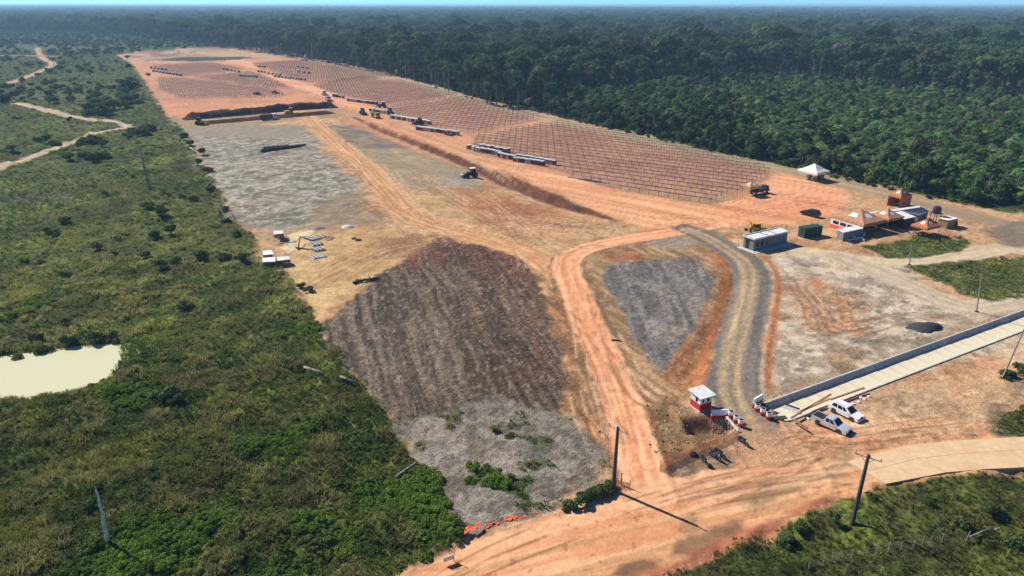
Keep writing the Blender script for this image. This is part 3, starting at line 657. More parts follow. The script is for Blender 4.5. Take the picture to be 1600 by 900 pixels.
for g_, spread, cnt in GUIDES:
    for k in range(cnt):
        i0 = rr.randrange(0, max(1, len(g_) - 8)); i1 = min(len(g_), i0 + rr.randrange(6, 26)); seg = g_[i0:i1].copy()
        if len(seg) < 4: continue
        o0, o1 = rr.gauss(0, spread * .5), rr.gauss(0, spread * .5); tg = np.gradient(seg, axis=0); nn = np.stack([-tg[:, 1], tg[:, 0]], 1) / (np.hypot(*tg.T)[:, None] + 1e-9)
        tt_ = np.linspace(0, 1, len(seg))[:, None]; seg = seg + nn * (o0 + (o1 - o0) * tt_ + rr.gauss(0, .12) * spread * np.sin(math.pi * tt_))
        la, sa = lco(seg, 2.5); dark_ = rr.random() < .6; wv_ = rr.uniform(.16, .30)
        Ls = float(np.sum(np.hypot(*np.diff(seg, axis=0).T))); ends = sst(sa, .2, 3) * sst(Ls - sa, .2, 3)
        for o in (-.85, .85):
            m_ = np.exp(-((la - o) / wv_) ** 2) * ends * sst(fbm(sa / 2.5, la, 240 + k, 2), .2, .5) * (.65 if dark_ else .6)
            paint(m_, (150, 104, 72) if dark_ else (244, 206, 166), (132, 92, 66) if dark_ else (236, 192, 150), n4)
# trampled margin around the pond and the spoil beside it
paint(pm(px((165, 600), (190, 580), (222, 570), (232, 578), (190, 600), (140, 625), (120, 628)), .5, 1) * .7, (160, 150, 130), (140, 130, 112), n2)
paint(pm(px((100, 300), (0, 305), (-50, 310), (-50, 320), (60, 318), (130, 310)), 1, 3) * .7, (108, 104, 92), (92, 92, 76), n2)

pink = np.isin(cls, (2, 3, 5)); soil[pink] *= np.array([[1.02, .925, .875]]); soil[cls == 9] *= np.array([[1.0, .99, .97]])      # iron-rich tropical earth
co = np.stack([AX, AY, gz], 1)
cidx = cls.reshape(NY, NX)
fc = cidx[:-1, :-1].ravel()
ii = (np.arange(NY - 1)[:, None] * NX + np.arange(NX - 1)[None, :]).ravel()
quads = np.stack([ii, ii + 1, ii + NX + 1, ii + NX], 1)
def np_mesh(name, v, q, mats):
    me = bpy.data.meshes.new(name); k = q.shape[1]
    me.vertices.add(len(v)); me.vertices.foreach_set('co', np.ascontiguousarray(v, np.float32).ravel())
    me.loops.add(q.size); me.loops.foreach_set('vertex_index', np.ascontiguousarray(q, np.int32).ravel())
    me.polygons.add(len(q)); me.polygons.foreach_set('loop_start', np.arange(0, q.size, k, dtype=np.int32)); me.polygons.foreach_set('loop_total', np.full(len(q), k, np.int32))
    for m in (mats if isinstance(mats, (list, tuple)) else [mats]): me.materials.append(m)
    me.update(calc_edges=True)
    return me
def set_col(me, name, c, dom='POINT'):
    a = me.attributes.new(name, 'FLOAT_COLOR', dom)
    a.data.foreach_set('color', np.ascontiguousarray(np.hstack([np.clip(c, 0, 1), np.ones((len(c), 1))]), np.float32).ravel())
SURF = {0: ('grassland', 'turf'), 1: ('bare_ground', 'earth'), 2: ('main_road', 'road'), 3: ('service_road', 'road'), 4: ('gravel_road', 'earth'), 5: ('site_road', 'road'), 6: ('track', 'road'), 7: ('ploughed_field', 'clods'), 8: ('cleared_field', 'clods'), 9: ('array_ground', 'earth'), 11: ('forest_floor', 'turf')}
for c, (nm, mt) in SURF.items():
    sel = fc == c
    if not sel.any(): continue
    q = quads[sel]; used, inv = np.unique(q, return_inverse=True)
    me = np_mesh(nm, co[used], inv.reshape(-1, 4), M[mt])
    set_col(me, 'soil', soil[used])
    me.polygons.foreach_set('use_smooth', np.ones(len(q), bool))
    tag(link(nm, me), kind='structure')
# pond water
wm = bpy.data.materials.new('pond_water'); wm.use_nodes = True
b = wm.node_tree.nodes['Principled BSDF']
b.inputs['Base Color'].default_value = (0.64, 0.60, 0.36, 1); b.inputs['Roughness'].default_value = 0.06; b.inputs['Specular IOR Level'].default_value = 0.6
wv = wm.node_tree.nodes.new('ShaderNodeTexNoise'); wv.inputs['Scale'].default_value = 1.5
wb = wm.node_tree.nodes.new('ShaderNodeBump'); wb.inputs['Strength'].default_value = 0.05; wb.inputs['Distance'].default_value = 0.02
wt = wm.node_tree.nodes.new('ShaderNodeTexCoord'); wm.node_tree.links.new(wt.outputs['Object'], wv.inputs['Vector'])
wm.node_tree.links.new(wv.outputs['Fac'], wb.inputs['Height']); wm.node_tree.links.new(wb.outputs[0], b.inputs['Normal'])
cpx = POND.mean(0); big = [tuple(cpx + (p - cpx) * 1.08) for p in POND]
mb = MB(); mb.add([(x, y, -0.55) for x, y in big], [tuple(range(len(big)))])
tag(mb.build('pond_water', wm), kind='structure')
# ------------------------------------------------------------------ vegetation prototypes
def quads_mesh(name, V, tones, mats, mi=None, k=4):
    q = np.arange(len(V)).reshape(-1, k)
    me = np_mesh(name, V, q, mats)
    set_col(me, 'tone', np.repeat(tones[:, None], 3, 1))
    if mi is not None: me.polygons.foreach_set('material_index', np.ascontiguousarray(mi, np.int32))
    return me
def unit(v): return v / (np.linalg.norm(v, axis=1, keepdims=True) + 1e-9)
def leaf_quads(pos, nrm, size, r, elong=1.5):
    n = len(pos); ref = r.normal(size=(n, 3)); a = unit(np.cross(nrm, ref)); b = unit(np.cross(nrm, a))
    s = size[:, None]
    return np.stack([pos - a * s * elong * .5, pos + b * s * .5, pos + a * s * elong * .5, pos - b * s * .5], 1).reshape(-1, 3)
def crown_arrays(seed, rad, hc, z0, nl, per, leaf, flat=0.0, rl=(.30, .46), open_=0.0):
    r = np.random.default_rng(seed); V = []; T = []; lobes = []
    for i in range(nl):
        d = unit(r.normal(size=(1, 3)))[0]; d[2] = abs(d[2]) * (1 - flat) - .25 * (i % 3 == 0)
        rr = r.uniform(.45, .85)
        c = np.array([d[0] * rad * rr, d[1] * rad * rr, z0 + hc * .45 + d[2] * hc * .5 * rr])
        lr = rad * r.uniform(*rl); lobes.append(c)
        n = int(per * (lr / (rad * .38)) ** 2 * (1 - open_ * r.uniform(0, 1)))
        dd = unit(r.normal(size=(n, 3))); dd[:, 2] = np.where(r.uniform(size=n) < .65, np.abs(dd[:, 2]), dd[:, 2])
        p = c + dd * lr * r.uniform(.62, 1.08, (n, 1)) * np.array([1, 1, .78])
        nr = unit(dd + r.normal(size=(n, 3)) * .55)
        V.append(leaf_quads(p, nr, leaf * r.uniform(.6, 1.35, n), r))
        T.append(np.repeat(np.clip(r.normal(1, .12) * r.normal(1, .16, n), .5, 1.6), 4))
    return np.vstack(V), np.concatenate(T), lobes
def trunk_mb(seed, h, r0, lobes, lean=.03):
    r = random.Random(seed); mb = MB()
    top = h * .8; pts = [(0, 0, -.4)] + [(r.gauss(0, lean) * h * t, r.gauss(0, lean) * h * t, top * t) for t in (.3, .6, 1)]
    mb.tube(pts, [r0 * 1.25, r0, r0 * .8, r0 * .45], 6)
    for c in lobes[::2][:7]:
        t = r.uniform(.5, .85); base = Vector(pts[1]).lerp(Vector(pts[3]), t)
        mid = base.lerp(Vector(c), .5) + Vector((0, 0, -.05 * h))
        mb.tube([base, mid, c], [r0 * .45, r0 * .3, r0 * .1], 4, cap=False)
    return mb
def mb_quads(mb):
    """tube faces as an array of quads"""
    V = np.array(mb.v); return np.vstack([V[list(f)] for f in mb.f if len(f) == 4])
TREES = []      # (crown mesh, trunk mesh, joined mesh, height)
def tree_proto(i, h, rad, hc, nl, per, leaf, r0, bark, flat=0., rl=(.30, .46), open_=0., lean=.03):
    V, T, lobes = crown_arrays(100 + i, rad, hc, h - hc, nl, per, leaf, flat, rl, open_)
    cm = quads_mesh('crown', V, T, M['leaf'])
    tb = trunk_mb(200 + i, h, r0, lobes, lean); tm_ = tb.mesh('trunk', M[bark], smooth=True)
    B = mb_quads(tb)
    jm = quads_mesh('tree', np.vstack([V, B]), np.concatenate([T, np.ones(len(B))]), [M['leaf'], M[bark]], [0] * (len(V) // 4) + [1] * (len(B) // 4))
    TREES.append((cm, tm_, jm, h))
tree_proto(0, 26, 6.2, 17, 20, 110, .85, .38, 'bark')
tree_proto(1, 29, 7.0, 14, 21, 105, .85, .42, 'pale_bark', .35)
tree_proto(2, 23, 5.2, 17, 18, 105, .80, .32, 'bark')
tree_proto(3, 25, 5.6, 15, 16, 80, .80, .34, 'pale_bark', .1, (.26, .40), .5, .05)
tree_proto(4, 20, 4.4, 14, 14, 95, .75, .26, 'bark', 0, (.32, .5))
tree_proto(5, 27, 7.6, 11, 20, 95, .85, .40, 'pale_bark', .5, (.24, .36), .2)
tree_proto(6, 13, 3.2, 9, 10, 90, .55, .16, 'pale_bark', 0, (.34, .52), .2)
tree_proto(7, 10, 3.0, 7.5, 9, 90, .50, .14, 'bark', 0, (.34, .55))
def bare_tree(seed, h, r0):
    r = random.Random(seed); mb = MB(); pts = [(0, 0, -.3), (r.gauss(0, .3), r.gauss(0, .3), h * .4), (r.gauss(0, .5), r.gauss(0, .5), h * .75), (r.gauss(0, .6), r.gauss(0, .6), h)]
    mb.tube(pts, [r0, r0 * .8, r0 * .5, r0 * .12], 6)
    for k in range(11):
        b = Vector(pts[1]).lerp(Vector(pts[3]), r.uniform(.1, .9)); a = r.uniform(0, 6.28); l = h * r.uniform(.12, .26)
        e = b + Vector((math.cos(a) * l, math.sin(a) * l, l * r.uniform(.5, 1.1))); m_ = b.lerp(e, .5) + Vector((0, 0, -.1 * l))
        mb.tube([b, m_, e], [r0 * .35, r0 * .22, r0 * .06], 4, cap=False)
        for q in range(2):
            a2 = a + r.uniform(-1, 1); l2 = l * .5
            mb.tube([m_, m_ + Vector((math.cos(a2) * l2, math.sin(a2) * l2, l2 * .8))], [r0 * .16, r0 * .04], 3, cap=False)
    return mb
BARE = [bare_tree(s, h, r).mesh('trunk', M['pale_bark'], smooth=True) for s, h, r in ((1, 15, .22), (2, 18, .28), (3, 11, .16))]

def palm_arrays(seed, h, nf, fl, up):
    r = np.random.default_rng(seed); V = []; T = []
    for i in range(nf):
        a = 2 * math.pi * (i * .382 + r.uniform(-.05, .05)); el = r.uniform(*up); L = fl * r.uniform(.8, 1.1); tone = r.normal(1, .12)
        d = np.array([math.cos(a), math.sin(a), 0]); side = np.array([-d[1], d[0], 0]); n = 7
        P = []
        for k in range(n + 1):
            t = k / n; P.append(d * L * t * math.cos(el * .8) + np.array([0, 0, h + L * (math.sin(el) * t - .62 * t * t)]))
        for k in range(n):
            t = (k + .5) / n; w = L * .26 * (math.sin(math.pi * min(1, t * .85 + .12)) + .1)
            for s in (-1, 1):
                for q in range(2):
                    f0 = q * .5; f1 = f0 + .36
                    p0 = P[k] + (P[k + 1] - P[k]) * f0; p1 = P[k] + (P[k + 1] - P[k]) * f1
                    tip = side * s * w + (P[k + 1] - P[k]) * .9 + np.array([0, 0, -.28 * w])
                    V += [p0, p1, p1 + tip * .95, p0 + tip]; T += [tone * r.uniform(.85, 1.15)] * 4
    return np.array(V), np.array(T)
PALMS = []
for i, (h, nf, fl, up) in enumerate([(2.6, 15, 3.6, (.5, 1.35)), (4.5, 16, 3.4, (.2, 1.2)), (7.5, 15, 3.0, (.0, 1.1)), (1.2, 13, 4.0, (.8, 1.45)), (9.5, 14, 2.8, (-.1, 1.1))]):
    V, T = palm_arrays(300 + i, h, nf, fl, up); cm = quads_mesh('crown', V, T, M['leaf'])
    tb = MB(); r_ = random.Random(i); tb.tube([(0, 0, -.3), (r_.gauss(0, .12), r_.gauss(0, .12), h * .5), (0, 0, h + .1)], [.2, .15, .13], 6); tm_ = tb.mesh('trunk', M['pale_bark'], smooth=True)
    B = mb_quads(tb); jm = quads_mesh('palm', np.vstack([V, B]), np.concatenate([T, np.ones(len(B))]), [M['leaf'], M['pale_bark']], [0] * (len(V) // 4) + [1] * (len(B) // 4))
    PALMS.append((cm, tm_, jm, h))
SHRUBS = []
for i, (rad, hc, nl, per) in enumerate([(1.0, 1.5, 8, 80), (1.0, 1.1, 7, 75), (1.0, 2.0, 9, 80), (1.0, 1.3, 6, 60)]):
    V, T, lobes = crown_arrays(400 + i, rad, hc, -.15, nl, per, .20, 0, (.36, .58)); cm = quads_mesh('foliage', V, T, M['leaf'])
    tb = MB(); r_ = random.Random(i)
    for c in lobes[:5]: tb.tube([(0, 0, -.2), (c[0] * .4, c[1] * .4, c[2] * .5), c], [.05, .035, .012], 4, cap=False)
    SHRUBS.append((cm, tb.mesh('stem', M['bark']), hc))
def tuft(seed, n, h, rad, w, droop, leafy=False):
    r = np.random.default_rng(seed); V = []; T = []
    for i in range(n):
        a = r.uniform(0, 6.283); rr = rad * math.sqrt(r.uniform()) * .6; b = np.array([math.cos(a) * rr, math.sin(a) * rr, -.05])
        a2 = a + r.normal(0, .7); L = h * r.uniform(.55, 1.15); out = rad * r.uniform(.2, .9) * droop
        mid = b + np.array([math.cos(a2) * out * .45, math.sin(a2) * out * .45, L * .62]); tip = b + np.array([math.cos(a2) * out, math.sin(a2) * out, L * (1 - .35 * droop)])
        s = np.array([-math.sin(a2 + r.normal(0, .5)), math.cos(a2), 0]) * w * r.uniform(.7, 1.3); t = r.normal(1, .18)
        V += [b - s, b + s, mid + s * .9, mid - s * .9, mid - s * .9, mid + s * .9, tip + s * .12, tip - s * .12]; T += [t * .9] * 4 + [t * 1.1] * 4
    return quads_mesh('tuft', np.array(V), np.clip(np.array(T), .4, 1.8), M['blade'])
TUFTS = [tuft(1, 26, .42, .50, .035, .8), tuft(2, 30, .75, .55, .030, .7), tuft(3, 22, .30, .60, .045, 1.0)]
for i, (rad, hc) in enumerate(((.65, .55), (.75, .42), (.5, .7))):
    V, T, _ = crown_arrays(450 + i, rad, hc, -.18, 7, 42, .11, 0, (.34, .55)); TUFTS.append(quads_mesh('weed', V, T, M['blade']))
def rock(seed, n=1):
    bm = bmesh.new(); bmesh.ops.create_icosphere(bm, subdivisions=1, radius=1); r = random.Random(seed)
    for v in bm.verts: v.co *= r.uniform(.6, 1.15); v.co.z *= .65
    me = bpy.data.meshes.new('clod'); bm.to_mesh(me); bm.free(); me.materials.append(M['clod_i']); return me
ci = bpy.data.materials.new('clod_soil'); ci.use_nodes = True
ca = ci.node_tree.nodes.new('ShaderNodeAttribute'); ca.attribute_type = 'INSTANCER'; ca.attribute_name = 'tint'
ci.node_tree.links.new(ca.outputs['Color'], ci.node_tree.nodes['Principled BSDF'].inputs['Base Color']); ci.node_tree.nodes['Principled BSDF'].inputs['Roughness'].default_value = .95
M['clod_i'] = ci
ROCKS = [rock(i) for i in range(4)]

def scatter(name, meshes, pts, rot, scl, idx, tint, label, cat):
    """one uncountable mass: many copies of a few shapes set out on points"""
    lib = bpy.data.collections.new(name + '_shapes')
    for i, me in enumerate(meshes): lib.objects.link(bpy.data.objects.new('%s_shape_%02d' % (name, i), me))
    me = bpy.data.meshes.new(name); n = len(pts)
    me.vertices.add(n); me.vertices.foreach_set('co', np.ascontiguousarray(pts, np.float32).ravel())
    for nm, ty, arr, key in (('rot', 'FLOAT_VECTOR', rot, 'vector'), ('scl', 'FLOAT_VECTOR', scl, 'vector'), ('tint', 'FLOAT_VECTOR', tint, 'vector'), ('idx', 'INT', idx, 'value')):
        a = me.attributes.new(nm, ty, 'POINT'); a.data.foreach_set(key, np.ascontiguousarray(arr, np.int32 if ty == 'INT' else np.float32).ravel())
    o = link(name, me); tag(o, label, cat, kind='stuff')
    ng = bpy.data.node_groups.new(name, 'GeometryNodeTree')
    ng.interface.new_socket('Geometry', in_out='INPUT', socket_type='NodeSocketGeometry'); ng.interface.new_socket('Geometry', in_out='OUTPUT', socket_type='NodeSocketGeometry')
    gi = ng.nodes.new('NodeGroupInput'); go = ng.nodes.new('NodeGroupOutput'); ip = ng.nodes.new('GeometryNodeInstanceOnPoints'); cinf = ng.nodes.new('GeometryNodeCollectionInfo')
    cinf.inputs[0].default_value = lib; cinf.inputs[1].default_value = True; cinf.inputs[2].default_value = True
    def na(nm, ty): q = ng.nodes.new('GeometryNodeInputNamedAttribute'); q.data_type = ty; q.inputs[0].default_value = nm; return q.outputs[0]
    e2r = ng.nodes.new('FunctionNodeEulerToRotation')
    ng.links.new(na('rot', 'FLOAT_VECTOR'), e2r.inputs[0]); ng.links.new(e2r.outputs[0], ip.inputs['Rotation'])
    ng.links.new(na('scl', 'FLOAT_VECTOR'), ip.inputs['Scale']); ng.links.new(na('idx', 'INT'), ip.inputs['Instance Index'])
    ip.inputs['Pick Instance'].default_value = True
    ng.links.new(gi.outputs[0], ip.inputs['Points']); ng.links.new(cinf.outputs[0], ip.inputs['Instance']); ng.links.new(ip.outputs[0], go.inputs[0])
    o.modifiers.new('set_out', 'NODES').node_group = ng
    return o
def jit(x0, x1, y0, y1, cell, seed):
    r = np.random.default_rng(seed); X, Y = np.meshgrid(np.arange(x0, x1, cell), np.arange(y0, y1, cell))
    return X.ravel() + r.uniform(0, cell, X.size), Y.ravel() + r.uniform(0, cell, X.size)
def in_view(x, y, mar=12): return np.abs(x) < y * .80 + 12 + mar
TREE_TINT = 1.55 * np.array([(.045, .078, .022), (.062, .092, .026), (.036, .062, .020), (.075, .105, .032), (.050, .072, .030), (.085, .095, .040), (.085, .13, .035), (.13, .12, .085)])
def tints(n, pal, p, r, var=.34): return pal[r.choice(len(pal), n, p=p)] * r.normal(1, var, (n, 1)).clip(.55, 1.5) * r.normal(1, .05, (n, 3))

# ------------------------------------------------------------------ forest: the three hundred trees that show largest stand alone, the rest is one mass
TALL = P2([(-400, 60), (0, 52), (120, 54), (200, 58), (330, 72), (420, 86), (480, 94), (560, 109), (640, 127), (700, 144), (760, 163), (800, 173), (850, 170), (900, 160), (960, 150), (1050, 138), (1200, 124), (1300, 132), (1400, 144), (1500, 152), (1600, 160), (2000, 180)])
TALLP = np.vstack([TALL, [[5000, 500], [30000, 24000], [-30000, 24000], [-30000, 900]]])
REGROW = np.vstack([P2([(650, 129), (760, 161), (850, 178), (930, 198), (1000, 213), (1100, 236), (1200, 253), (1300, 278), (1400, 300), (1500, 321), (1600, 338), (1900, 392)]), TALL[::-1][0:13]])
x, y = jit(-1700, 1700, 230, 1500, 8.2, 11)
k = in_view(x, y, 25); x, y = x[k], y[k]
sd = poly_sd(x, y, TALLP); k = (sd > 0) & ((y < 900) | (h2((x * 7).astype(int), (y * 7).astype(int), 3) < .8)); x, y, sd = x[k], y[k], sd[k]
r = np.random.default_rng(5); n = len(x)
sp = r.choice(8, n, p=[.22, .17, .18, .12, .12, .11, .05, .03]); edge = sd < 10
sp = np.where(edge, r.choice(8, n, p=[.08, .03, .18, .09, .30, .02, .18, .12]), sp)
sc = r.uniform(.58, 1.15, n) * (1 - .12 * edge) * np.where(r.uniform(size=n) < .07, 1.28, 1.0); tn = tints(n, TREE_TINT, [.23, .2, .21, .12, .12, .05, .04, .03], r)
rz = r.uniform(0, 6.28, n); z0 = np.where(sd < 60, -.3, -1.0)
dist = np.hypot(x, y); score = sc / dist * np.where(sd < 14, 3.0, np.where(sd < 30, 1.6, .6)) * (np.abs(x) < y * .78 + 5)
order = np.argsort(-score); own = order[:230]; rest = order[230:]
KIND = ['rounded dark tree', 'broad-topped pale-trunked tree', 'dense upright dark tree', 'thin open-crowned pale-trunked tree', 'narrow leafy tree', 'flat spreading tree', 'slim young tree', 'short bushy tree']
def zone(xx, yy):
    u = 800 + FPX * xx / (yy * CP + CAM_H * SP)
    return ('behind the far west clearing' if u < 330 else 'at the forest edge behind the far array' if u < 560 else 'at the forest edge behind the upper array' if u < 700 else 'at the forest edge behind the middle array' if u < 860 else 'behind the regrowth past the front array' if u < 1150 else 'behind the low palms beyond the white tent' if u < 1400 else 'behind the low palms at the east side')
def put_tree(name, proto, loc, rz, sc, tint, label, cat, group, sy=1.0):
    t = thing(name, label, cat, loc, rz, group, sc)
    c = link('crown', proto[0], t); c['tint'] = [float(q) for q in tint]
    link('trunk', proto[1], t)
    return t
for i in own:
    nm = KIND[sp[i]]
    put_tree('forest_tree', TREES[sp[i]], (x[i], y[i], z0[i]), rz[i], sc[i], tn[i], nm + ' standing ' + zone(x[i], y[i]), 'tree', 'trees along the forest edge')
FP, FR, FS, FI, FT = [np.stack([x, y, z0], 1)[rest]], [np.stack([rz * 0, rz * 0, rz], 1)[rest]], [np.repeat(sc[:, None], 3, 1)[rest]], [sp[rest]], [tn[rest]]
for y0, y1, cell, s0 in ((1500, 2800, 13, 1.35), (2800, 5200, 22, 2.0), (5200, 10500, 46, 3.2)):
    X, Y = jit(-.86 * y1, .86 * y1, y0, y1, cell, int(y0)); k = in_view(X, Y, 60) & (h2((X * 3).astype(int), (Y * 3).astype(int), 9) < .93); X, Y = X[k], Y[k]; n = len(X); r = np.random.default_rng(int(y0))
    s = r.uniform(.8, 1.2, n)
    FP.append(np.stack([X, Y, -3 - 6 * (s0 - 1) + 6 * r.uniform(-1, 1, n)], 1)); FR.append(np.stack([X * 0, X * 0, r.uniform(0, 6.28, n)], 1)); FS.append(np.stack([s * s0, s * s0, s * (1 + (s0 - 1) * .35)], 1))
    FI.append(r.choice(6, n)); FT.append(tints(n, TREE_TINT, [.23, .2, .21, .12, .12, .05, .04, .03], r, .2))
scatter('forest', [t[2] for t in TREES], np.vstack(FP), np.vstack(FR), np.vstack(FS), np.concatenate(FI), np.vstack(FT), 'dense rainforest canopy reaching from the clearing to the horizon', 'forest')

x, y = jit(-420, 480, 190, 900, 4.0, 91); k = in_view(x, y, 10); x, y = x[k], y[k]
e1 = poly_sd(x, y, fpoly); e2 = poly_sd(x, y, TALLP); k = ((e1 > -1) & (e1 < 14)) | ((e2 > -4) & (e2 < 10)); k &= poly_sd(x, y, SITE) < -1; x, y = x[k], y[k]; n = len(x); r = np.random.default_rng(92)
sp_ = r.choice(5, n, p=[.22, .2, .2, .2, .18]); s = np.where(sp_ < 3, r.uniform(1.2, 3.4, n), r.uniform(.45, .9, n))
scatter('undergrowth', [q[0] for q in SHRUBS[:3]] + [TREES[6][2], TREES[7][2]], np.stack([x, y, terrain(x, y)], 1), np.stack([x * 0, x * 0, r.uniform(0, 6.28, n)], 1), np.stack([s, s, s * r.uniform(.8, 1.5, n)], 1), sp_, tints(n, TREE_TINT, [.2, .2, .2, .14, .12, .06, .06, .02], r), 'leafy undergrowth filling the foot of the forest edge', 'undergrowth')
# bare grey trunks in the forest edge
for j, (u, v, b) in enumerate([(815, 168, 0), (850, 172, 0), (862, 172, 1), (972, 122, 1), (1003, 120, 1), (1138, 118, 2), (1372, 132, 1), (1410, 124, 1), (1470, 186, 2), (1486, 186, 2), (1258, 112, 1), (640, 122, 0), (912, 190, 2)]):
    q = at3(u, v); t = thing('bare_tree', '%s bare grey tree trunk from the west in the forest edge' % ordi(j), 'tree', q, j * 1.3, 'bare trunks in the forest edge'); link('trunk', BARE[b], t)

# regrowth: low palms and saplings between the site and the tall trees
x, y = jit(-60, 480, 190, 640, 2.7, 21); k = in_view(x, y, 15) & (poly_sd(x, y, REGROW) > .5); x, y = x[k], y[k]
n = len(x); r = np.random.default_rng(8); sd = poly_sd(x, y, REGROW); dsite = -poly_sd(x, y, SITE)
west = sst(x - (y - 250) * .32 + (fbm(x / 25, y / 25, 5, 2) - .5) * 60, 90, 30)      # saplings dominate in the west, palms in the east
pal = r.uniform(size=n) > west * .92 + .12
sp = np.where(pal, r.choice(5, n, p=[.40, .20, .07, .30, .03]), 5 + r.choice(3, n, p=[.5, .3, .2]))
sp = np.where(dsite < 5, 7, sp)
sc = r.uniform(.5, .88, n); sc = np.where(sp == 7, sc * r.uniform(1.0, 2.2, n), sc); sc = np.where((sp == 5) & (west < .3), sc * .7, sc); sc = np.where(dsite < 5, np.minimum(sc, .9), sc)
PT = 1.75 * np.array([(.050, .095, .028), (.068, .115, .032), (.040, .075, .024), (.095, .13, .035), (.10, .105, .05)]); tn = tints(n, PT, [.32, .26, .26, .1, .06], r)
rz = r.uniform(0, 6.28, n); z0 = terrain(x, y); dist = np.hypot(x, y)
psel = np.nonzero(pal & (sp < 5) & (np.abs(x) < y * .79))[0]; psel = psel[np.argsort(-(sc[psel] * np.array([3, 5, 8, 3, 9.])[sp[psel]] ** .5 / dist[psel]))][:290]
PK = ['low feathery palm', 'stout green palm', 'tall slim-trunked palm', 'stemless spiky palm', 'tallest thin-trunked palm']
def pzone(xx, yy):
    u = 800 + FPX * xx / (yy * CP + CAM_H * SP)
    dd = 'beside the perimeter track' if -poly_sd(np.array([xx]), np.array([yy]), SITE)[0] < 28 else 'deep in the regrowth'
    return dd + (' past the front array' if u < 1150 else ' near the white tent' if u < 1330 else ' near the orange tent' if u < 1470 else ' at the east side')
isown = np.zeros(n, bool); isown[psel] = True
for i in psel:
    put_tree('palm_tree', PALMS[sp[i]], (x[i], y[i], z0[i]), rz[i], sc[i], tn[i], PK[sp[i]] + ' ' + pzone(x[i], y[i]), 'palm', 'low palms of the regrowth')
k = ~isown
scatter('regrowth', [p[2] for p in PALMS] + [TREES[6][2], TREES[7][2], SHRUBS[0][0]], np.stack([x, y, z0], 1)[k], np.stack([rz * 0, rz * 0, rz], 1)[k], np.repeat(sc[:, None], 3, 1)[k], sp[k], tn[k], 'tangled green regrowth of saplings and young palms beside the forest', 'regrowth')

# ------------------------------------------------------------------ pasture: single palms, trees and shrubs
for j, (u, v, p, s) in enumerate([(86, 112, 4, 1.1), (97, 103, 2, 1.0), (103, 100, 4, .9), (115, 106, 4, 1.15), (122, 106, 2, 1.1), (131, 104, 4, 1.0), (133, 124, 2, 1.05), (166, 96, 4, 1.0), (184, 107, 2, .9), (33, 98, 2, .8), (149, 97, 2, 1.2), (153, 97, 4, .9), (63, 68, 4, 1.0), (52, 64, 2, 1.0), (118, 58, 4, 1.1), (130, 57, 4, 1.0), (188, 72, 4, 1.0), (270, 72, 4, 1.0), (346, 75, 4, .9), (2, 124, 2, 1.2)]):
    q = at3(u, v); put_tree('pasture_palm', PALMS[p], q, j * 1.7, s, (.022, .036, .018), 'dark palm in the far pasture, %s from the west' % ordi(j), 'palm', 'palms standing in the far pasture')
for j, (u, v, p, s, lb) in enumerate([(222, 42, 0, .9, 'large round tree rising above the far pasture'), (14, 182, 6, .9, 'small thin-leaved tree beside the bent pale track'), (200, 148, 7, 1.0, 'dark bushy tree beside the western fill slope'), (210, 152, 7, 1.1, 'darkest bushy tree at the foot of the western fill slope'), (203, 118, 6, .8, 'slim tree at the corner of the western array'), (112, 203, 6, .45, 'young tree inside the bend of the pale track'), (164, 182, 6, .5, 'grey sapling beyond the bend of the pale track'), (357, 362, 7, .36, 'dense dark bush-like tree at the edge of the pale field')]):
    put_tree('lone_tree', TREES[p], at3(u, v), j * 2.1, s, (.035, .062, .020), lb, 'tree', None)
SH = [(150, 175, 9), (165, 178, 8), (180, 172, 8), (195, 168, 7), (205, 160, 8), (140, 180, 6), (212, 140, 6), (190, 130, 6), (196, 142, 7), (205, 125, 5), (150, 165, 5), (128, 228, 5), (140, 226, 6), (150, 223, 5), (160, 230, 4), (135, 246, 5), (148, 250, 4), (160, 246, 4), (110, 251, 4), (210, 208, 6), (224, 212, 6), (236, 204, 5), (200, 218, 4), (60, 222, 3), (72, 218, 3), (86, 224, 3), (20, 236, 3), (232, 326, 3.4), (256, 342, 2.6), (104, 348, 2.2), (84, 374, 2.4), (72, 361, 1.4), (152, 390, 1.8), (240, 371, 2.0), (268, 365, 2.2), (305, 314, 2.2), (286, 311, 1.6), (278, 412, 2.2), (252, 420, 1.9), (312, 402, 2.0), (350, 408, 2.2), (376, 406, 1.9), (228, 403, 1.6), (165, 304, 1.3), (102, 430, 1.4), (290, 481, 2.2), (104, 508, 1.2), (258, 622, 2.3), (272, 630, 1.7), (150, 765, 1.1), (143, 795, 1.1), (70, 545, 1.9), (110, 535, 1.7), (30, 553, 1.8), (150, 532, 1.6), (172, 528, 1.6), (55, 533, 1.5), (890, 795, 1.2), (905, 788, 1.3), (918, 780, 1.3), (930, 774, 1.4), (945, 768, 1.4), (955, 764, 1.1), (482, 456, 1.5), (470, 450, 1.2), (1575, 590, 1.6), (1590, 586, 1.8), (1500, 820, 1.3), (1545, 800, 1.4), (1580, 850, 1.5), (1450, 790, 1.1), (1360, 780, 1.0), (1250, 830, 1.2), (1230, 850, 1.3), (1300, 815, 1.1), (1498, 418, 1.1), (330, 300, 2.2), (325, 268, 2.4), (318, 242, 2.6), (352, 330, 1.6), (298, 228, 2.4), (288, 215, 2.6), (310, 258, 2.2), (60, 118, 4), (35, 128, 4), (48, 133, 3), (95, 139, 3), (110, 128, 3), (140, 112, 4), (160, 110, 4), (26, 110, 4), (150, 90, 5), (172, 84, 5), (120, 86, 5), (200, 92, 5), (232, 118, 3)]
pu = ['beside the pond', 'in the near pasture', 'in the middle pasture', 'along the field edge', 'in the far pasture', 'on the road verge', 'in the south-east grass']
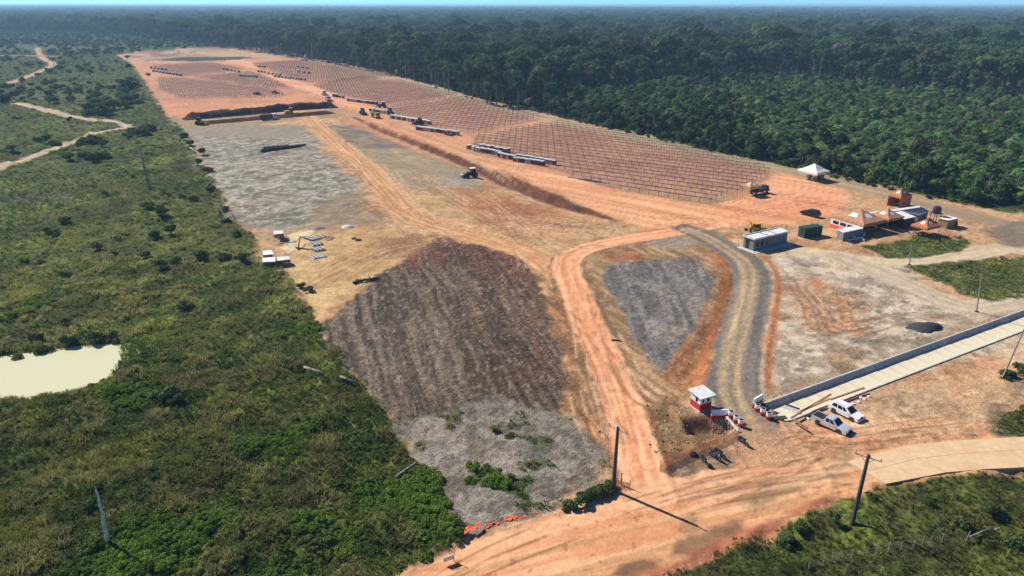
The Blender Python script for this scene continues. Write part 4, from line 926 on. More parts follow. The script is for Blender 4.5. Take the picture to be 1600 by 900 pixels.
for j, (u, v, s) in enumerate(SH):
    q = at3(u, v); pr = SHRUBS[j % 4]
    where = ('beside the pond' if u < 190 and 520 < v < 640 else 'at the foot of the left utility pole' if 880 < u < 960 and v > 700 else 'in the grass south of the main road' if u > 1000 and v > 700 else 'near the grey lamp post by the channel' if u > 1500 and v > 500 else 'near the canteen' if u > 1300 else 'by the edge of the pale field' if 285 < u < 500 and v < 470 else 'in the pasture below the bent pale track' if v > 270 else 'in the pasture around the bent pale track' if v > 155 else 'in the far pasture')
    size = 'small' if s < 1.5 else 'middling' if s < 2.5 else 'large'
    t = thing('shrub', '%s dark green shrub %s' % (size, where), 'shrub', q, j * 2.4, 'shrubs of the pasture')
    s *= .62 if s > 3 else .72
    t.scale = (s, s, s * (.75 if s > 2 else .9))
    c = link('foliage', pr[0], t); k_ = .75 + .5 * random.random(); c['tint'] = [.095 * k_, .135 * k_, .042 * k_]
    link('stem', pr[1], t)

# scrub of the far pasture
x, y = jit(-1500, 0, 400, 1900, 11, 61); k = in_view(x, y, 30); x, y = x[k], y[k]
k = (poly_sd(x, y, SITE) < -6) & (poly_sd(x, y, TALLP) < 4) & (fbm(x / 60, y / 60, 63, 3) + .20 * sst(y, 560, 1100) > .57)
for ln, w in ((TRACK_2, 8), (TRACK_3, 14)): k &= np.abs(line_co(x, y, ln)[0]) > w
x, y = x[k], y[k]; n = len(x); r = np.random.default_rng(64); sp = r.choice(8, n, p=[.2, .2, .2, .16, .09, .08, .04, .03]); s = np.where(sp < 4, r.uniform(1.2, 3.6, n), np.where(sp < 6, r.uniform(.35, .8, n), r.uniform(.7, 1.0, n)))
scatter('far_scrub', [q[0] for q in SHRUBS] + [TREES[6][2], TREES[7][2], PALMS[2][2], PALMS[4][2]], np.stack([x, y, x * 0], 1), np.stack([x * 0, x * 0, r.uniform(0, 6.28, n)], 1), np.repeat(s[:, None], 3, 1), sp, 1.5 * tints(n, TREE_TINT, [.23, .2, .21, .12, .12, .05, .04, .03], r), 'low green scrub covering the far pasture up to the forest', 'scrub')

# ------------------------------------------------------------------ pasture grass
PX, PY = [], []
for x0, x1, y0, y1, cell in ((-75, 80, 44, 92, .62), (-130, 130, 92, 140, .85), (-210, 200, 140, 230, 1.4), (-360, -40, 230, 420, 2.6), (-600, -100, 420, 900, 5.0)):
    a, b = jit(x0, x1, y0, y1, cell, int(y0)); k = in_view(a, b, 4); PX.append(a[k]); PY.append(b[k])
x, y = np.concatenate(PX), np.concatenate(PY)
rag = (fbm(x / 2.5, y / 2.5, 95, 3) - .5) * 3
ok = (poly_sd(x, y, SITE) + rag < -.2)
for gp in GRASS_IN: ok |= (poly_sd(x, y, gp) + rag > .2)
for ln, w in ((TRACK_1, 2.8), (TRACK_2, 3.4), (TRACK_3, 7.5)): ok &= np.abs(line_co(x, y, ln)[0]) > w
ok &= (poly_sd(x, y, MAIN_ROAD) < .3) & (poly_sd(x, y, POND) < -.3) & (poly_sd(x, y, fpoly) < 0)
# sparse weeds on the pale field and the pit rim
xs, ys_ = jit(-45, 60, 58, 96, .9, 77); w_ = (poly_sd(xs, ys_, PALE_FIELD) > 0) & (fbm(xs / 4, ys_ / 3, 147, 4) > .64) & (ys_ < 82)
x = np.concatenate([x[ok], xs[w_]]); y = np.concatenate([y[ok], ys_[w_]]); n = len(x); r = np.random.default_rng(31)
z = terrain(x, y); a = fbm(x / 9, y / 9, 201, 3); b = fbm(x / 4, y / 4, 203, 3); c = fbm(x / 18, y / 18, 205, 3)
leafy = sst(c + sst(78 - y, 0, 18) * .14 * (x < 0) * sst(x, -40, -18) + .10 * sst(66 - y, 0, 8) * (x < -8) - .08 * (x > 0) - .12 * sst(y, 90, 105), .60, .70)
dry = sst(b, .50, .62) * (1 - leafy) * sst(140 - y, -60, 20)
leafy = np.where((x > 5) & (y < 82), 0, leafy)
idx = np.where(r.uniform(size=n) < leafy, 3 + r.choice(3, n), np.where(r.uniform(size=n) < dry, 1, r.choice([0, 0, 2, 1], n)))
base = np.array([(.052, .078, .022)]) + (np.array([(.095, .118, .034)]) - np.array([(.052, .078, .022)])) * sst(a, .35, .68)[:, None]
base = base + (np.array([(.075, .125, .022)]) - base) * (leafy * .65)[:, None]
base = base + (np.array([(.26, .235, .125)]) - base) * (dry * .75)[:, None]
base = base + (np.array([(.115, .095, .060)]) - base) * (sst(fbm(x / 6, y / 6, 207, 3), .56, .68) * (1 - leafy) * .7)[:, None]
base = base + (np.array([(.15, .15, .035)]) - base) * (sst(fbm(x / 8, y / 12, 209, 3), .62, .7) * .6)[:, None]
tn = base * np.array([(1.80, 1.80, 1.18)]) * (.82 + .35 * leafy + .38 * sst(y, 80, 115))[:, None] * r.normal(1, .18, (n, 1)).clip(.5, 1.6)
s = r.uniform(.7, 1.4, n) * np.where(y < 92, .95, np.where(y < 140, 1.15, np.where(y < 230, 1.6, np.where(y < 420, 2.6, 4.0)))) * (.75 + .7 * fbm(x / 7, y / 7, 211, 2)) * (1 - .25 * sst(y, 95, 115))
south = (x > 5) & (y < 82); s = np.where(south, s * .62, s); tn = np.where(south[:, None], tn * .66, tn)
zs = s * np.where(y > 230, .55, np.where(y > 140, .75, 1.0)) * np.where(dry > .5, 1.15, .9)
scatter('pasture_grass', TUFTS, np.stack([x, y, z - .04], 1), np.stack([r.normal(0, .12, n), r.normal(0, .12, n), r.uniform(0, 6.28, n)], 1), np.stack([s, s, zs], 1), idx, tn, 'rough pasture grass and weeds in green, olive and straw tufts', 'grass')
# clods and stones on the broken ground
def clods(name, poly, cell, lo, hi, a, b, label, seed, yy=(44, 260)):
    mn, mx_ = poly.min(0), poly.max(0); x, y = jit(mn[0], mx_[0], max(mn[1], yy[0]), min(mx_[1], yy[1]), cell, seed); k = (poly_sd(x, y, poly) > .3) & in_view(x, y, 2); x, y = x[k], y[k]; n = len(x); r = np.random.default_rng(seed)
    s = lo + (hi - lo) * r.uniform(size=n) ** 3; t = S(*a) + (S(*b) - S(*a)) * r.uniform(size=(n, 1))
    scatter(name, ROCKS, np.stack([x, y, terrain(x, y)], 1), r.uniform(0, 6.28, (n, 3)), np.stack([s * r.uniform(.8, 1.4, n), s, s * .9], 1), r.choice(4, n), t, label, 'soil')
clods('clods', PLOUGH, .7, .03, .2, (110, 96, 84), (150, 132, 114), 'broken brown clods lying over the ploughed field', 41)
clods('rubble', PALE_FIELD, .8, .03, .14, (130, 120, 108), (186, 176, 160), 'grey crumbs of soil strewn over the pale field', 42)
clods('gravel', TRI, .9, .03, .13, (120, 112, 106), (170, 162, 150), 'grey crumbs of soil strewn over the triangular field', 43)
clods('debris', P2([(1000, 640), (1040, 612), (1080, 640), (1110, 690), (1030, 725), (1008, 700)]), .6, .05, .28, (130, 96, 66), (190, 160, 126), 'stones and lumps of earth around the pit', 44)
# ------------------------------------------------------------------ builders
def foot(a, b, c, z=0):
    """footprint from its left, front and right corners: origin at the front corner, x to the right corner, y to the left one"""
    A, B, C = (np.array(at(*q, z)) for q in (a, b, c)); ex = C - B; w = np.hypot(*ex); ex = ex / w
    ey = np.array([-ex[1], ex[0]]); d = abs(np.dot(A - B, ey))
    return B, math.atan2(ex[1], ex[0]), w, d
def frus(mb, x0, x1, w0, z0, X0, X1, w1, z1):
    """tapered cab: bottom rectangle x0..x1 half width w0, top rectangle X0..X1 half width w1; gives back its side faces"""
    v = [(x0, -w0, z0), (x1, -w0, z0), (x1, w0, z0), (x0, w0, z0), (X0, -w1, z1), (X1, -w1, z1), (X1, w1, z1), (X0, w1, z1)]
    mb.add(v, [(3, 2, 1, 0), (4, 5, 6, 7), (0, 1, 5, 4), (1, 2, 6, 5), (2, 3, 7, 6), (3, 0, 4, 7)])
    V = [Vector(q) for q in v]
    return {'right': (V[0], V[1], V[5], V[4]), 'front': (V[1], V[2], V[6], V[5]), 'left': (V[2], V[3], V[7], V[6]), 'rear': (V[3], V[0], V[4], V[7])}
def pane(mb, q, u0, u1, v0, v1, off=.012, sk0=0, sk1=0):
    a, b, c, d = q; n = (b - a).cross(d - a).normalized()
    def p(u, v): return (a.lerp(b, u)).lerp(d.lerp(c, u), v)
    o = [p(u0, v0), p(u1, v0), p(u1 + sk1, v1), p(u0 + sk0, v1)]
    f = [k + n * off for k in o]; g = [k - n * .02 for k in o]
    mb.add(f + g, [(0, 1, 2, 3), (7, 6, 5, 4), (0, 4, 5, 1), (1, 5, 6, 2), (2, 6, 7, 3), (3, 7, 4, 0)])
    return mb
TYRE = {}
def wheel(t, x, y, r, w, rim='rim'):
    k = (round(r, 2), round(w, 2), rim)
    if k not in TYRE:
        a = MB(); a.lathe([(r * .60, -w / 2), (r * .93, -w / 2), (r, -w * .32), (r, w * .32), (r * .93, w / 2), (r * .60, w / 2)], 18, axis='y')
        b = MB(); b.lathe([(r * .10, -w * .46), (r * .58, -w * .40), (r * .62, -w * .30), (r * .62, w * .30), (r * .58, w * .40), (r * .10, w * .46)], 12, axis='y')
        TYRE[k] = (a.mesh('wheel', M['rubber'], smooth=False), b.mesh('rim', M[rim]))
    o = link('wheel', TYRE[k][0], t, (x, y, r)); link('rim', TYRE[k][1], o)
def arch(cx, r, n=7): return [(cx - r * math.cos(math.pi * i / n), r * math.sin(math.pi * i / n)) for i in range(n + 1)]
def car(name, label, loc, rz, kind, paint, group=None, sc=1):
    t = thing(name, label, 'pickup' if kind == 'pickup' else 'car', loc, rz, group, sc)
    pk = kind == 'pickup'; L = 5.25 if pk else 4.5; W = .92; wb = 3.1 if pk else 2.7; r = .38 if pk else .34; xr = -wb / 2 - (.02 if pk else -.05); xf = xr + wb
    zb = .38 if pk else .30; zs = 1.08 if pk else .98; zh = 1.06 if pk else .96
    rear, front = -L / 2, L / 2
    bott = [(rear, zb + .12), (rear + .1, zb)] + [(p[0], max(zb, r + p[1] * 1.0)) for p in arch(xr, r * 1.22)] + [(p[0], max(zb, r + p[1] * 1.0)) for p in arch(xf, r * 1.22)] + [(front - .12, zb), (front, zb + .12)]
    top = [(front, .74), (front - .12, zh - .13), (front - (1.15 if pk else 1.0), zh), ((.55 if pk else .5), zs), (rear + .05, zs + (.04 if pk else .05)), (rear, zs - .15)]
    b = MB(); b.prism(bott + top, -W, W); b.build('body', M[paint], t, bevel=.05)
    c = MB(); f = frus(c, -.85 if pk else rear + .12, 1.25 if pk else 1.15, W - .05, zs - .02, -.62 if pk else rear + .55, .45 if pk else .25, W - .22, 1.76 if pk else 1.62)
    cab = c.build('cabin', M[paint], t, bevel=.06)
    pane(MB(), f['front'], .08, .92, .10, .90).build('windscreen', M['glass'], cab); pane(MB(), f['rear'], .12, .88, .25, .85).build('rear_window', M['glass'], cab)
    for s in ('right', 'left'):
        cut = ((.12, .46), (.52, .84)) if pk else ((.10, .36), (.40, .64), (.67, .86))
        for u0, u1 in cut:
            a0, a1 = (u0, u1) if s == 'right' else (1 - u1, 1 - u0)
            pane(MB(), f[s], a0, a1, .14, .86).build('side_window', M['glass'], cab)
    for s in (-1, 1):
        for x_ in (xr, xf): wheel(t, x_, s * (W - .10), r, .22)
        h = MB(); h.box(front - .14, front + .012, s * .52 - .17, s * .52 + .17, .72, .86); h.build('headlight', M['lamp_glass'], t, bevel=.02)
        m_ = MB(); m_.box(.62, .74, s * (W + .01) - .02, s * (W + .2) + .02, zs + .02, zs + .16); m_.build('mirror', M[paint], t, bevel=.02)
        l = MB(); l.box(rear - .012, rear + .1, s * .78 - .08, s * .78 + .08, .72, .95); l.build('tail_light', M['red'], t)
    bp = MB(); bp.box(front - .08, front + .06, -W + .05, W - .05, zb, .62); bp.build('bumper', M['dark'] if pk else M[paint], t, bevel=.04)
    gr = MB(); gr.box(front - .06, front + .016, -.34, .34, .66, .84); gr.build('grille', M['dark'], t)
    if pk:
        bd = MB(); bd.box(rear + .14, -.98, -W + .12, W - .12, zs - .05, zs + .046); bd.build('bed_opening', M['dark'], t)
        for s in (-1, 1): q = MB(); q.box(rear + .03, -.88, s * (W - .06) - .06, s * (W - .06) + .06, zs + .01, zs + .10); q.build('bed_rail', M[paint], t, bevel=.02)
        q = MB(); q.box(rear + .03, rear + .13, -W + .1, W - .1, zs + .01, zs + .10); q.build('tailgate', M[paint], t, bevel=.02)
        q = MB(); q.tube([(-.98, -.7, zs), (-.98, -.7, zs + .42), (-.98, .7, zs + .42), (-.98, .7, zs)], .035, 6); q.build('roll_bar', M['galv'], t)
    else:
        for s in (-1, 1): q = MB(); q.tube([(-1.4, s * .62, 1.66), (0, s * .62, 1.68)], .025, 5); q.build('roof_rail', M['galv'], t)
    return t
def truck(name, label, cat, loc, rz, cabm, bodym, load=None, L=7.5, hb=1.3, tarp=False):
    t = thing(name, label, cat, loc, rz)
    q = MB(); q.box(-L / 2, L / 2 - .2, -.45, .45, .62, .88); q.build('chassis', M['dark_steel'], t)
    c = MB(); f = frus(c, L / 2 - 2.0, L / 2, 1.15, .75, L / 2 - 1.9, L / 2 - .25, 1.08, 2.75); cab = c.build('cab', M[cabm], t, bevel=.06)
    pane(MB(), f['front'], .08, .92, .48, .90).build('windscreen', M['glass'], cab)
    for s in ('left', 'right'): pane(MB(), f[s], .3, .85, .5, .88).build('side_window', M['glass'], cab)
    b = MB(); b.prism([(-L / 2, .95), (L / 2 - 2.15, .95), (L / 2 - 2.15, 1.0 + hb + .15), (-L / 2 - .25, 1.0 + hb)], -1.18, 1.18); bd = b.build('dump_body', M[bodym], t, bevel=.03)
    if load:
        l = MB(); n = 7; vs = []; r_ = random.Random(4)
        for i in range(n):
            for j in range(5):
                e = min(i, n - 1 - i, j, 4 - j); vs.append((-L / 2 + .2 + (L - 2.6) * i / (n - 1), -1.0 + .5 * j, 1.0 + hb + .05 + .32 * min(e, 2) + r_.uniform(0, .12)))
        l.add(vs, [(i * 5 + j, i * 5 + j + 1, (i + 1) * 5 + j + 1, (i + 1) * 5 + j) for i in range(n - 1) for j in range(4)]); l.build('load', M[load], bd)
    for x_ in (L / 2 - 1.2, -L / 2 + 1.0, -L / 2 + 2.2):
        for s in (-1, 1): wheel(t, x_, s * .98, .5, .32)
    q = MB(); q.box(L / 2 - .05, L / 2 + .12, -1.1, 1.1, .5, .8); q.build('bumper', M['galv'], t)
    return t
def tractor(name, label, loc, rz, paint, tool='loader', roof='dark', sc=1, cat='tractor'):
    t = thing(name, label, cat, loc, rz, None, sc)
    q = MB(); q.prism([(-1.3, .7), (1.9, .7), (1.9, 1.35), (1.7, 1.55), (.2, 1.6), (-1.3, 1.2)], -.42, .42); q.build('body', M[paint], t, bevel=.05)
    c = MB(); f = frus(c, -1.1, .35, .68, 1.2, -.95, .2, .62, 2.55); cab = c.build('cab', M['dark'], t, bevel=.03)
    for s in f: pane(MB(), f[s], .1, .9, .25, .92).build('cab_window', M['glass'], cab)
    q = MB(); q.box(-1.15, .4, -.78, .78, 2.56, 2.68); q.build('cab_roof', M[roof], cab, bevel=.03)
    for s in (-1, 1):
        wheel(t, -.75, s * .92, .78, .46, 'yellow'); wheel(t, 1.45, s * .85, .52, .34, 'yellow')
        q = MB(); q.box(-1.4, -.1, s * .92 - .26, s * .92 + .26, 1.58, 1.66); q.build('mudguard', M[paint], t)
    q = MB(); q.tube([(1.2, .25, 1.5), (1.2, .25, 2.3)], .05, 6); q.build('exhaust', M['dark_steel'], t)
    if tool in ('loader', 'backhoe', 'forks'):
        for s in (-1, 1): q = MB(); q.tube([(.1, s * .55, 1.5), (1.7, s * .55, 1.55), (2.7, s * .55, .55)], .09, 4); q.build('lift_arm', M[paint], t)
        if tool == 'forks':
            for s in (-1, 1): q = MB(); q.box(2.65, 3.9, s * .45 - .07, s * .45 + .07, .45, .53); q.build('fork', M['dark_steel'], t)
            q = MB(); q.box(2.6, 2.72, -.75, .75, .4, 1.3); q.build('carriage', M['dark_steel'], t)
        else:
            q = MB(); q.prism([(2.6, .25), (3.5, .2), (3.55, .3), (2.85, .5), (2.8, 1.1), (2.6, 1.1)], -1.1, 1.1); q.build('bucket', M[paint], t)
    if tool == 'backhoe':
        q = MB(); q.tube([(-1.3, 0, 1.0), (-2.0, 0, 3.0)], [.18, .14], 4); q.build('boom', M[paint], t); q = MB(); q.tube([(-2.0, 0, 3.0), (-3.1, 0, 1.6)], [.14, .1], 4); q.build('dipper_arm', M[paint], t)
        q = MB(); q.prism([(-3.3, 1.7), (-2.8, 1.6), (-2.7, 1.1), (-3.2, 1.0)], -.35, .35); q.build('digging_bucket', M['dark_steel'], t)
    if tool == 'roller':
        q = MB(); q.lathe([(.1, -.95), (.66, -.95), (.7, -.9), (.7, .9), (.66, .95), (.1, .95)], 20, (2.6, 0, .7), 'y'); q.build('drum', M['galv'], t)
        for s in (-1, 1): q = MB(); q.tube([(1.6, s * 1.05, .9), (2.7, s * 1.05, .75)], .09, 4); q.build('drum_frame', M[paint], t)
    return t
def crawler(name, label, cat, loc, rz, paint, dig=True, sc=1):
    t = thing(name, label, cat, loc, rz, None, sc)
    for s in (-1, 1):
        q = MB(); q.prism([(-1.9, .3), (-1.6, 0), (1.6, 0), (1.9, .3), (1.9, .6), (1.6, .9), (-1.6, .9), (-1.9, .6)], s * 1.15 - .28, s * 1.15 + .28); q.build('crawler_track', M['dark_steel'], t)
    q = MB(); q.prism([(-1.9, .9), (1.3, .9), (1.3, 1.5), (-.2, 1.9), (-1.9, 1.9)], -.95, .95); q.build('body', M[paint], t, bevel=.06)
    c = MB(); f = frus(c, -.1, 1.3, .6, 1.4, 0, 1.15, .55, 2.8); cab = c.build('cab', M['dark'], t, bevel=.03)
    for s in f: pane(MB(), f[s], .1, .9, .2, .92).build('cab_window', M['glass'], cab)
    q = MB(); q.box(-.1, 1.3, -.66, .66, 2.81, 2.93); q.build('cab_roof', M[paint], cab)
    if dig:
        q = MB(); q.tube([(1.2, -.4, 1.4), (3.2, -.4, 4.4), (5.2, -.4, 3.9)], [.22, .28, .18], 4); q.build('boom', M[paint], t); q = MB(); q.tube([(5.2, -.4, 3.9), (5.0, -.4, 1.4)], [.18, .12], 4); q.build('dipper_arm', M[paint], t)
        q = MB(); q.prism([(4.6, 1.5), (5.3, 1.5), (5.5, .8), (4.9, .5), (4.5, .9)], -.9, .1); q.build('bucket', M['dark_steel'], t)
    else:
        q = MB(); q.prism([(2.5, .1), (2.75, .15), (2.62, .7), (2.75, 1.25), (2.5, 1.2)], -1.7, 1.7); q.build('blade', M[paint], t)
        for s in (-1, 1): q = MB(); q.tube([(.5, s * 1.5, .5), (2.5, s * 1.5, .5)], .1, 4); q.build('push_arm', M[paint], t)
    return t
def face(u0, v0, u1, v1):
    a, b = at(u0, v0), at(u1, v1); return math.atan2(b[1] - a[1], b[0] - a[0])
def quadblock(pxq, z1, z0, name, m, t, inv=None):
    c = [Vector((*at(u, v, z1), 0)) for u, v in pxq]; n = len(c)
    mb = MB(); mb.add([(p.x, p.y, z0) for p in c] + [(p.x, p.y, z1) for p in c], [tuple(range(n)), tuple(range(n, 2 * n))] + [(i, (i + 1) % n, n + (i + 1) % n, n + i) for i in range(n)])
    o = mb.build(name, M[m], t)
    if t: o.location = -t.location
    return o
def pyramid_tent(name, label, pl, pf, pr, eave, peak, cm, skyl=True, walls=(), wallm=None, group=None):
    """square marquee given by the left, front and right corners of its eaves"""
    B, rz, w, d = foot(pl, pf, pr, eave); t = thing(name, label, 'tent', (B[0], B[1], zat(*B)), rz, group)
    m = MB(); n = 6; vs = []; fs = []
    prof = [(0, 0), (.03, .16), (.35, .38), (.7, .72), (1, 1)]
    for k, hh in prof:
        vs += [(w / 2 * k, d / 2 * k, eave + (peak - eave) * hh), (w - w / 2 * k, d / 2 * k, eave + (peak - eave) * hh), (w - w / 2 * k, d - d / 2 * k, eave + (peak - eave) * hh), (w / 2 * k, d - d / 2 * k, eave + (peak - eave) * hh)]
    for i in range(len(prof) - 1):
        for k in range(4): fs.append((i * 4 + k, i * 4 + (k + 1) % 4, i * 4 + 4 + (k + 1) % 4, i * 4 + 4 + k))
    m.add(vs, fs); cn = m.build('canopy', M[cm], t)
    v = MB(); 
    for (x0, y0, x1, y1) in ((0, 0, w, 0), (w, 0, w, d), (w, d, 0, d), (0, d, 0, 0)): v.add([(x0, y0, eave - .28), (x1, y1, eave - .28), (x1, y1, eave), (x0, y0, eave)], [(0, 1, 2, 3)])
    v.build('valance', M[cm], cn)
    if skyl:
        for k in range(4):
            a, b, c_, e = (Vector(vs[2 * 4 + k]), Vector(vs[2 * 4 + (k + 1) % 4]), Vector(vs[3 * 4 + (k + 1) % 4]), Vector(vs[3 * 4 + k]))
            q = MB(); pane(q, (a, b, c_, e), .30, .70, .05, .85, .03); q.build('skylight_patch', M['skylight'], cn)
    for x_, y_ in ((0.06, 0.06), (w - .06, .06), (w - .06, d - .06), (.06, d - .06)):
        q = MB(); q.tube([(x_, y_, -.1), (x_, y_, eave)], .05, 6); q.build('pole', M['galv'], t)
    for s in walls:
        q = MB()
        if s == 'front': q.box(.08, w - .08, .02, .06, 0, eave - .02)
        if s == 'right': q.box(w - .06, w - .02, .08, d - .08, 0, eave - .02)
        if s == 'left': q.box(.02, .06, .08, d - .08, 0, eave - .02)
        if s == 'back': q.box(.08, w - .08, d - .06, d - .02, 0, eave - .02)
        q.build('side_wall', M[wallm or cm], t)
    return t, B, rz, w, d

# ------------------------------------------------------------------ concrete channel and concrete road
cd = CHAN_B - CHAN_A; CL = float(np.hypot(*cd)); crz = math.atan2(cd[1], cd[0])
t = thing('drainage_channel', 'open concrete drainage channel with grey side wall and pale floor slabs', 'channel', (CHAN_A[0], CHAN_A[1], 0), crz)
np_ = int(CL / 2.3); st = CL / np_; sw = CH_SLOPE
pm_w = {}
for k in range(np_):
    a0, a1 = k * st + .02, (k + 1) * st - .02
    jz = .012 * ((k * 37) % 5 - 2)
    for nm, mt, pr in (('wall_panel', 'channel_wall', [(0, .10), (-sw, -CH_D), (-sw - .05, -CH_D - .12), (-.05, -.10)]), ('floor_slab', 'channel_floor', [(-sw - .02, -CH_D + jz * .4), (-CH_W + .22, -CH_D + jz * .4), (-CH_W + .22, -CH_D - .15), (-sw - .02, -CH_D - .15)]), ('near_wall_panel', 'channel_wall', [(-CH_W, CH_LIP), (-CH_W + .2, -CH_D), (-CH_W + .25, -CH_D - .12), (-CH_W + .05, CH_LIP - .2)])):
        if nm not in pm_w:
            q = MB(); q.prism([(y_, z_) for y_, z_ in pr], .02, st - .02, 'x'); pm_w[nm] = q.mesh(nm, M[mt])
        o = link(nm, pm_w[nm], t, (k * st, 0, jz))
        if nm == 'wall_panel' and k % 4 == 1:
            if 'wl' not in pm_w: pm_w['wl'] = pm_w[nm].copy(); pm_w['wl'].materials[0] = M['concrete']
            if k % 8 == 1: o.data = pm_w['wl']
for nm, y0, zc in (('coping', -.02, 0), ('near_coping', -CH_W - .23, CH_LIP + .02)):
    q = MB(); q.box(0, CL, y0, y0 + .25, -.2 + zc, .15 + zc); q.build(nm, M['concrete'], t, bevel=.02)
up_ = [(1322, 721), (1412, 697), (1480, 689), (1548, 685), (1640, 680), (1760, 674)]; mi_ = [(1352, 737), (1434, 716), (1502, 709), (1570, 704), (1660, 699), (1780, 692)]; lo_ = [(1384, 756), (1479, 738), (1540, 733), (1602, 730), (1690, 726), (1800, 720)]
sl = thing('concrete_road', 'pale concrete road slabs beside the grass, dusted with orange soil', 'road', (*at(1434, 716), .0)); sl['kind'] = 'structure'
for A_, B_ in ((up_, mi_), (mi_, lo_)):
    for k in range(5):
        c = [Vector((*at(*q, .14), 0)) for q in (A_[k], A_[k + 1], B_[k + 1], B_[k])]; m_ = sum(c, Vector()) / 4; c = [m_ + (q - m_) * .993 for q in c]
        q = MB(); q.add([(p.x, p.y, -.25) for p in c] + [(p.x, p.y, .14) for p in c], [(0, 1, 2, 3), (4, 5, 6, 7), (0, 1, 5, 4), (1, 2, 6, 5), (2, 3, 7, 6), (3, 0, 4, 7)])
        o = q.build('slab', M['slab'], sl, bevel=.015); o.location = -sl.location

# ------------------------------------------------------------------ dirt banks pushed up below the western platform
def dirt_bank(label, line, h, w, seed):
    L_ = np.concatenate([[0], np.cumsum(np.hypot(*np.diff(line, axis=0).T))]); n = int(L_[-1] / .8); s = np.linspace(0, L_[-1], n); X = np.interp(s, L_, line[:, 0]); Y = np.interp(s, L_, line[:, 1])
    tx, ty = np.gradient(X), np.gradient(Y); m_ = np.hypot(tx, ty); nx, ny = -ty / m_, tx / m_; cs = np.linspace(-1, 1, 13); V = []; C_ = []
    for c_ in cs:
        x_, y_ = X + nx * c_ * w, Y + ny * c_ * w; e = sst(s, 0, 6) * sst(L_[-1] - s, 0, 6)
        hh = h * np.cos(c_ * math.pi / 2) ** 1.2 * e * (.65 + .7 * fbm(s / 5, np.full(n, c_ * 1.5), seed, 3)) + (fbm(x_ / .9, y_ / .9, seed + 3, 3) - .5) * .5 * (1 - abs(c_))
        V.append(np.stack([x_, y_, hh - .12], 1)); t_ = fbm(x_ / 2, y_ / 2, seed + 7, 3)[:, None]; C_.append(S(112, 70, 50) + (S(78, 50, 38) - S(112, 70, 50)) * t_)
    V = np.stack(V, 1).reshape(-1, 3); C_ = np.stack(C_, 1).reshape(-1, 3); q = np.array([(i * 13 + j, i * 13 + j + 1, i * 13 + 14 + j, i * 13 + 13 + j) for i in range(n - 1) for j in range(12)])
    me = np_mesh('dirt_bank', V, q, M['clods']); set_col(me, 'soil', C_); tag(link('dirt_bank', me), label, 'bank')
dirt_bank('tall dark brown dirt bank along the edge of the western platform', BERM, 3.2, 5.0, 301)
dirt_bank('lower dark dirt bank below the tall one', BERM2, 1.5, 4.0, 311)
dirt_bank('small dark earth heap on the western platform', smooth_line(P2([(345, 172), (352, 171.5), (360, 171)])), 2.2, 4.0, 321)

# ------------------------------------------------------------------ gate: hut, drums, panels, pit works
B, rz, w, d = foot((1078, 633), (1092.7, 643.9), (1110.5, 638.5))
t = thing('guard_hut', 'small guard hut, white above and red below, flat pale roof', 'hut', (B[0], B[1], zat(*B) + .12), rz)
q = MB(); q.box(-.15, w + .15, -.15, d + .15, -.6, .02); q.build('floor_slab', M['concrete'], t)
q = MB(); q.box(0, w, 0, d, .02, 1.02); q.build('lower_wall', M['red'], t)
q = MB(); q.box(0.004, w - .004, .004, d - .004, 1.02, 2.15); wl = q.build('upper_wall', M['white'], t)
for x0, x1, y0, y1 in ((w * .58, w * .78, -.02, .05), (w * .18, w * .30, -.02, .05)): q = MB(); q.box(x0, x1, y0, y1, 1.25, 1.9); q.build('window', M['glass'], wl)
q = MB(); q.box(-.02, .05, d * .28, d * .5, 1.15, 1.95); q.build('window', M['glass'], wl)
q = MB(); q.add([(-.35, -.4, 2.12), (w + .35, -.4, 2.12), (w + .35, d + .35, 2.30), (-.35, d + .35, 2.30), (-.35, -.4, 2.22), (w + .35, -.4, 2.22), (w + .35, d + .35, 2.40), (-.35, d + .35, 2.40)], [(0, 1, 2, 3), (4, 5, 6, 7), (0, 1, 5, 4), (1, 2, 6, 5), (2, 3, 7, 6), (3, 0, 4, 7)]); q.build('roof', M['roof_white'], t)
def two_tone(name, label, a, b, h, split=.5, lean=.0):
    A = at3(*a); C = at3(*b); L_ = math.hypot(C[0] - A[0], C[1] - A[1]); t = thing(name, label, 'barrier', A, math.atan2(C[1] - A[1], C[0] - A[0]))
    q = MB(); q.prism([(-.12, -.5), (.12, -.5), (.12, h * split), (-.12, h * split)], 0, L_, 'x'); q.build('red_base', M['red'], t)
    q = MB(); q.prism([(-.122, h * split), (.122, h * split), (.122 + lean, h), (-.10 + lean, h)], 0.003, L_ - .003, 'x'); q.build('white_top', M['white'], t)
two_tone('barrier_wall', 'red and white low wall joining the guard hut to the drums', (1111, 650.5), (1138, 650), 1.55, .55, .25)
two_tone('barrier_board', 'red and white gate board east of the gravel road', (1176, 638), (1190, 629), 1.5, .5)
DR = None
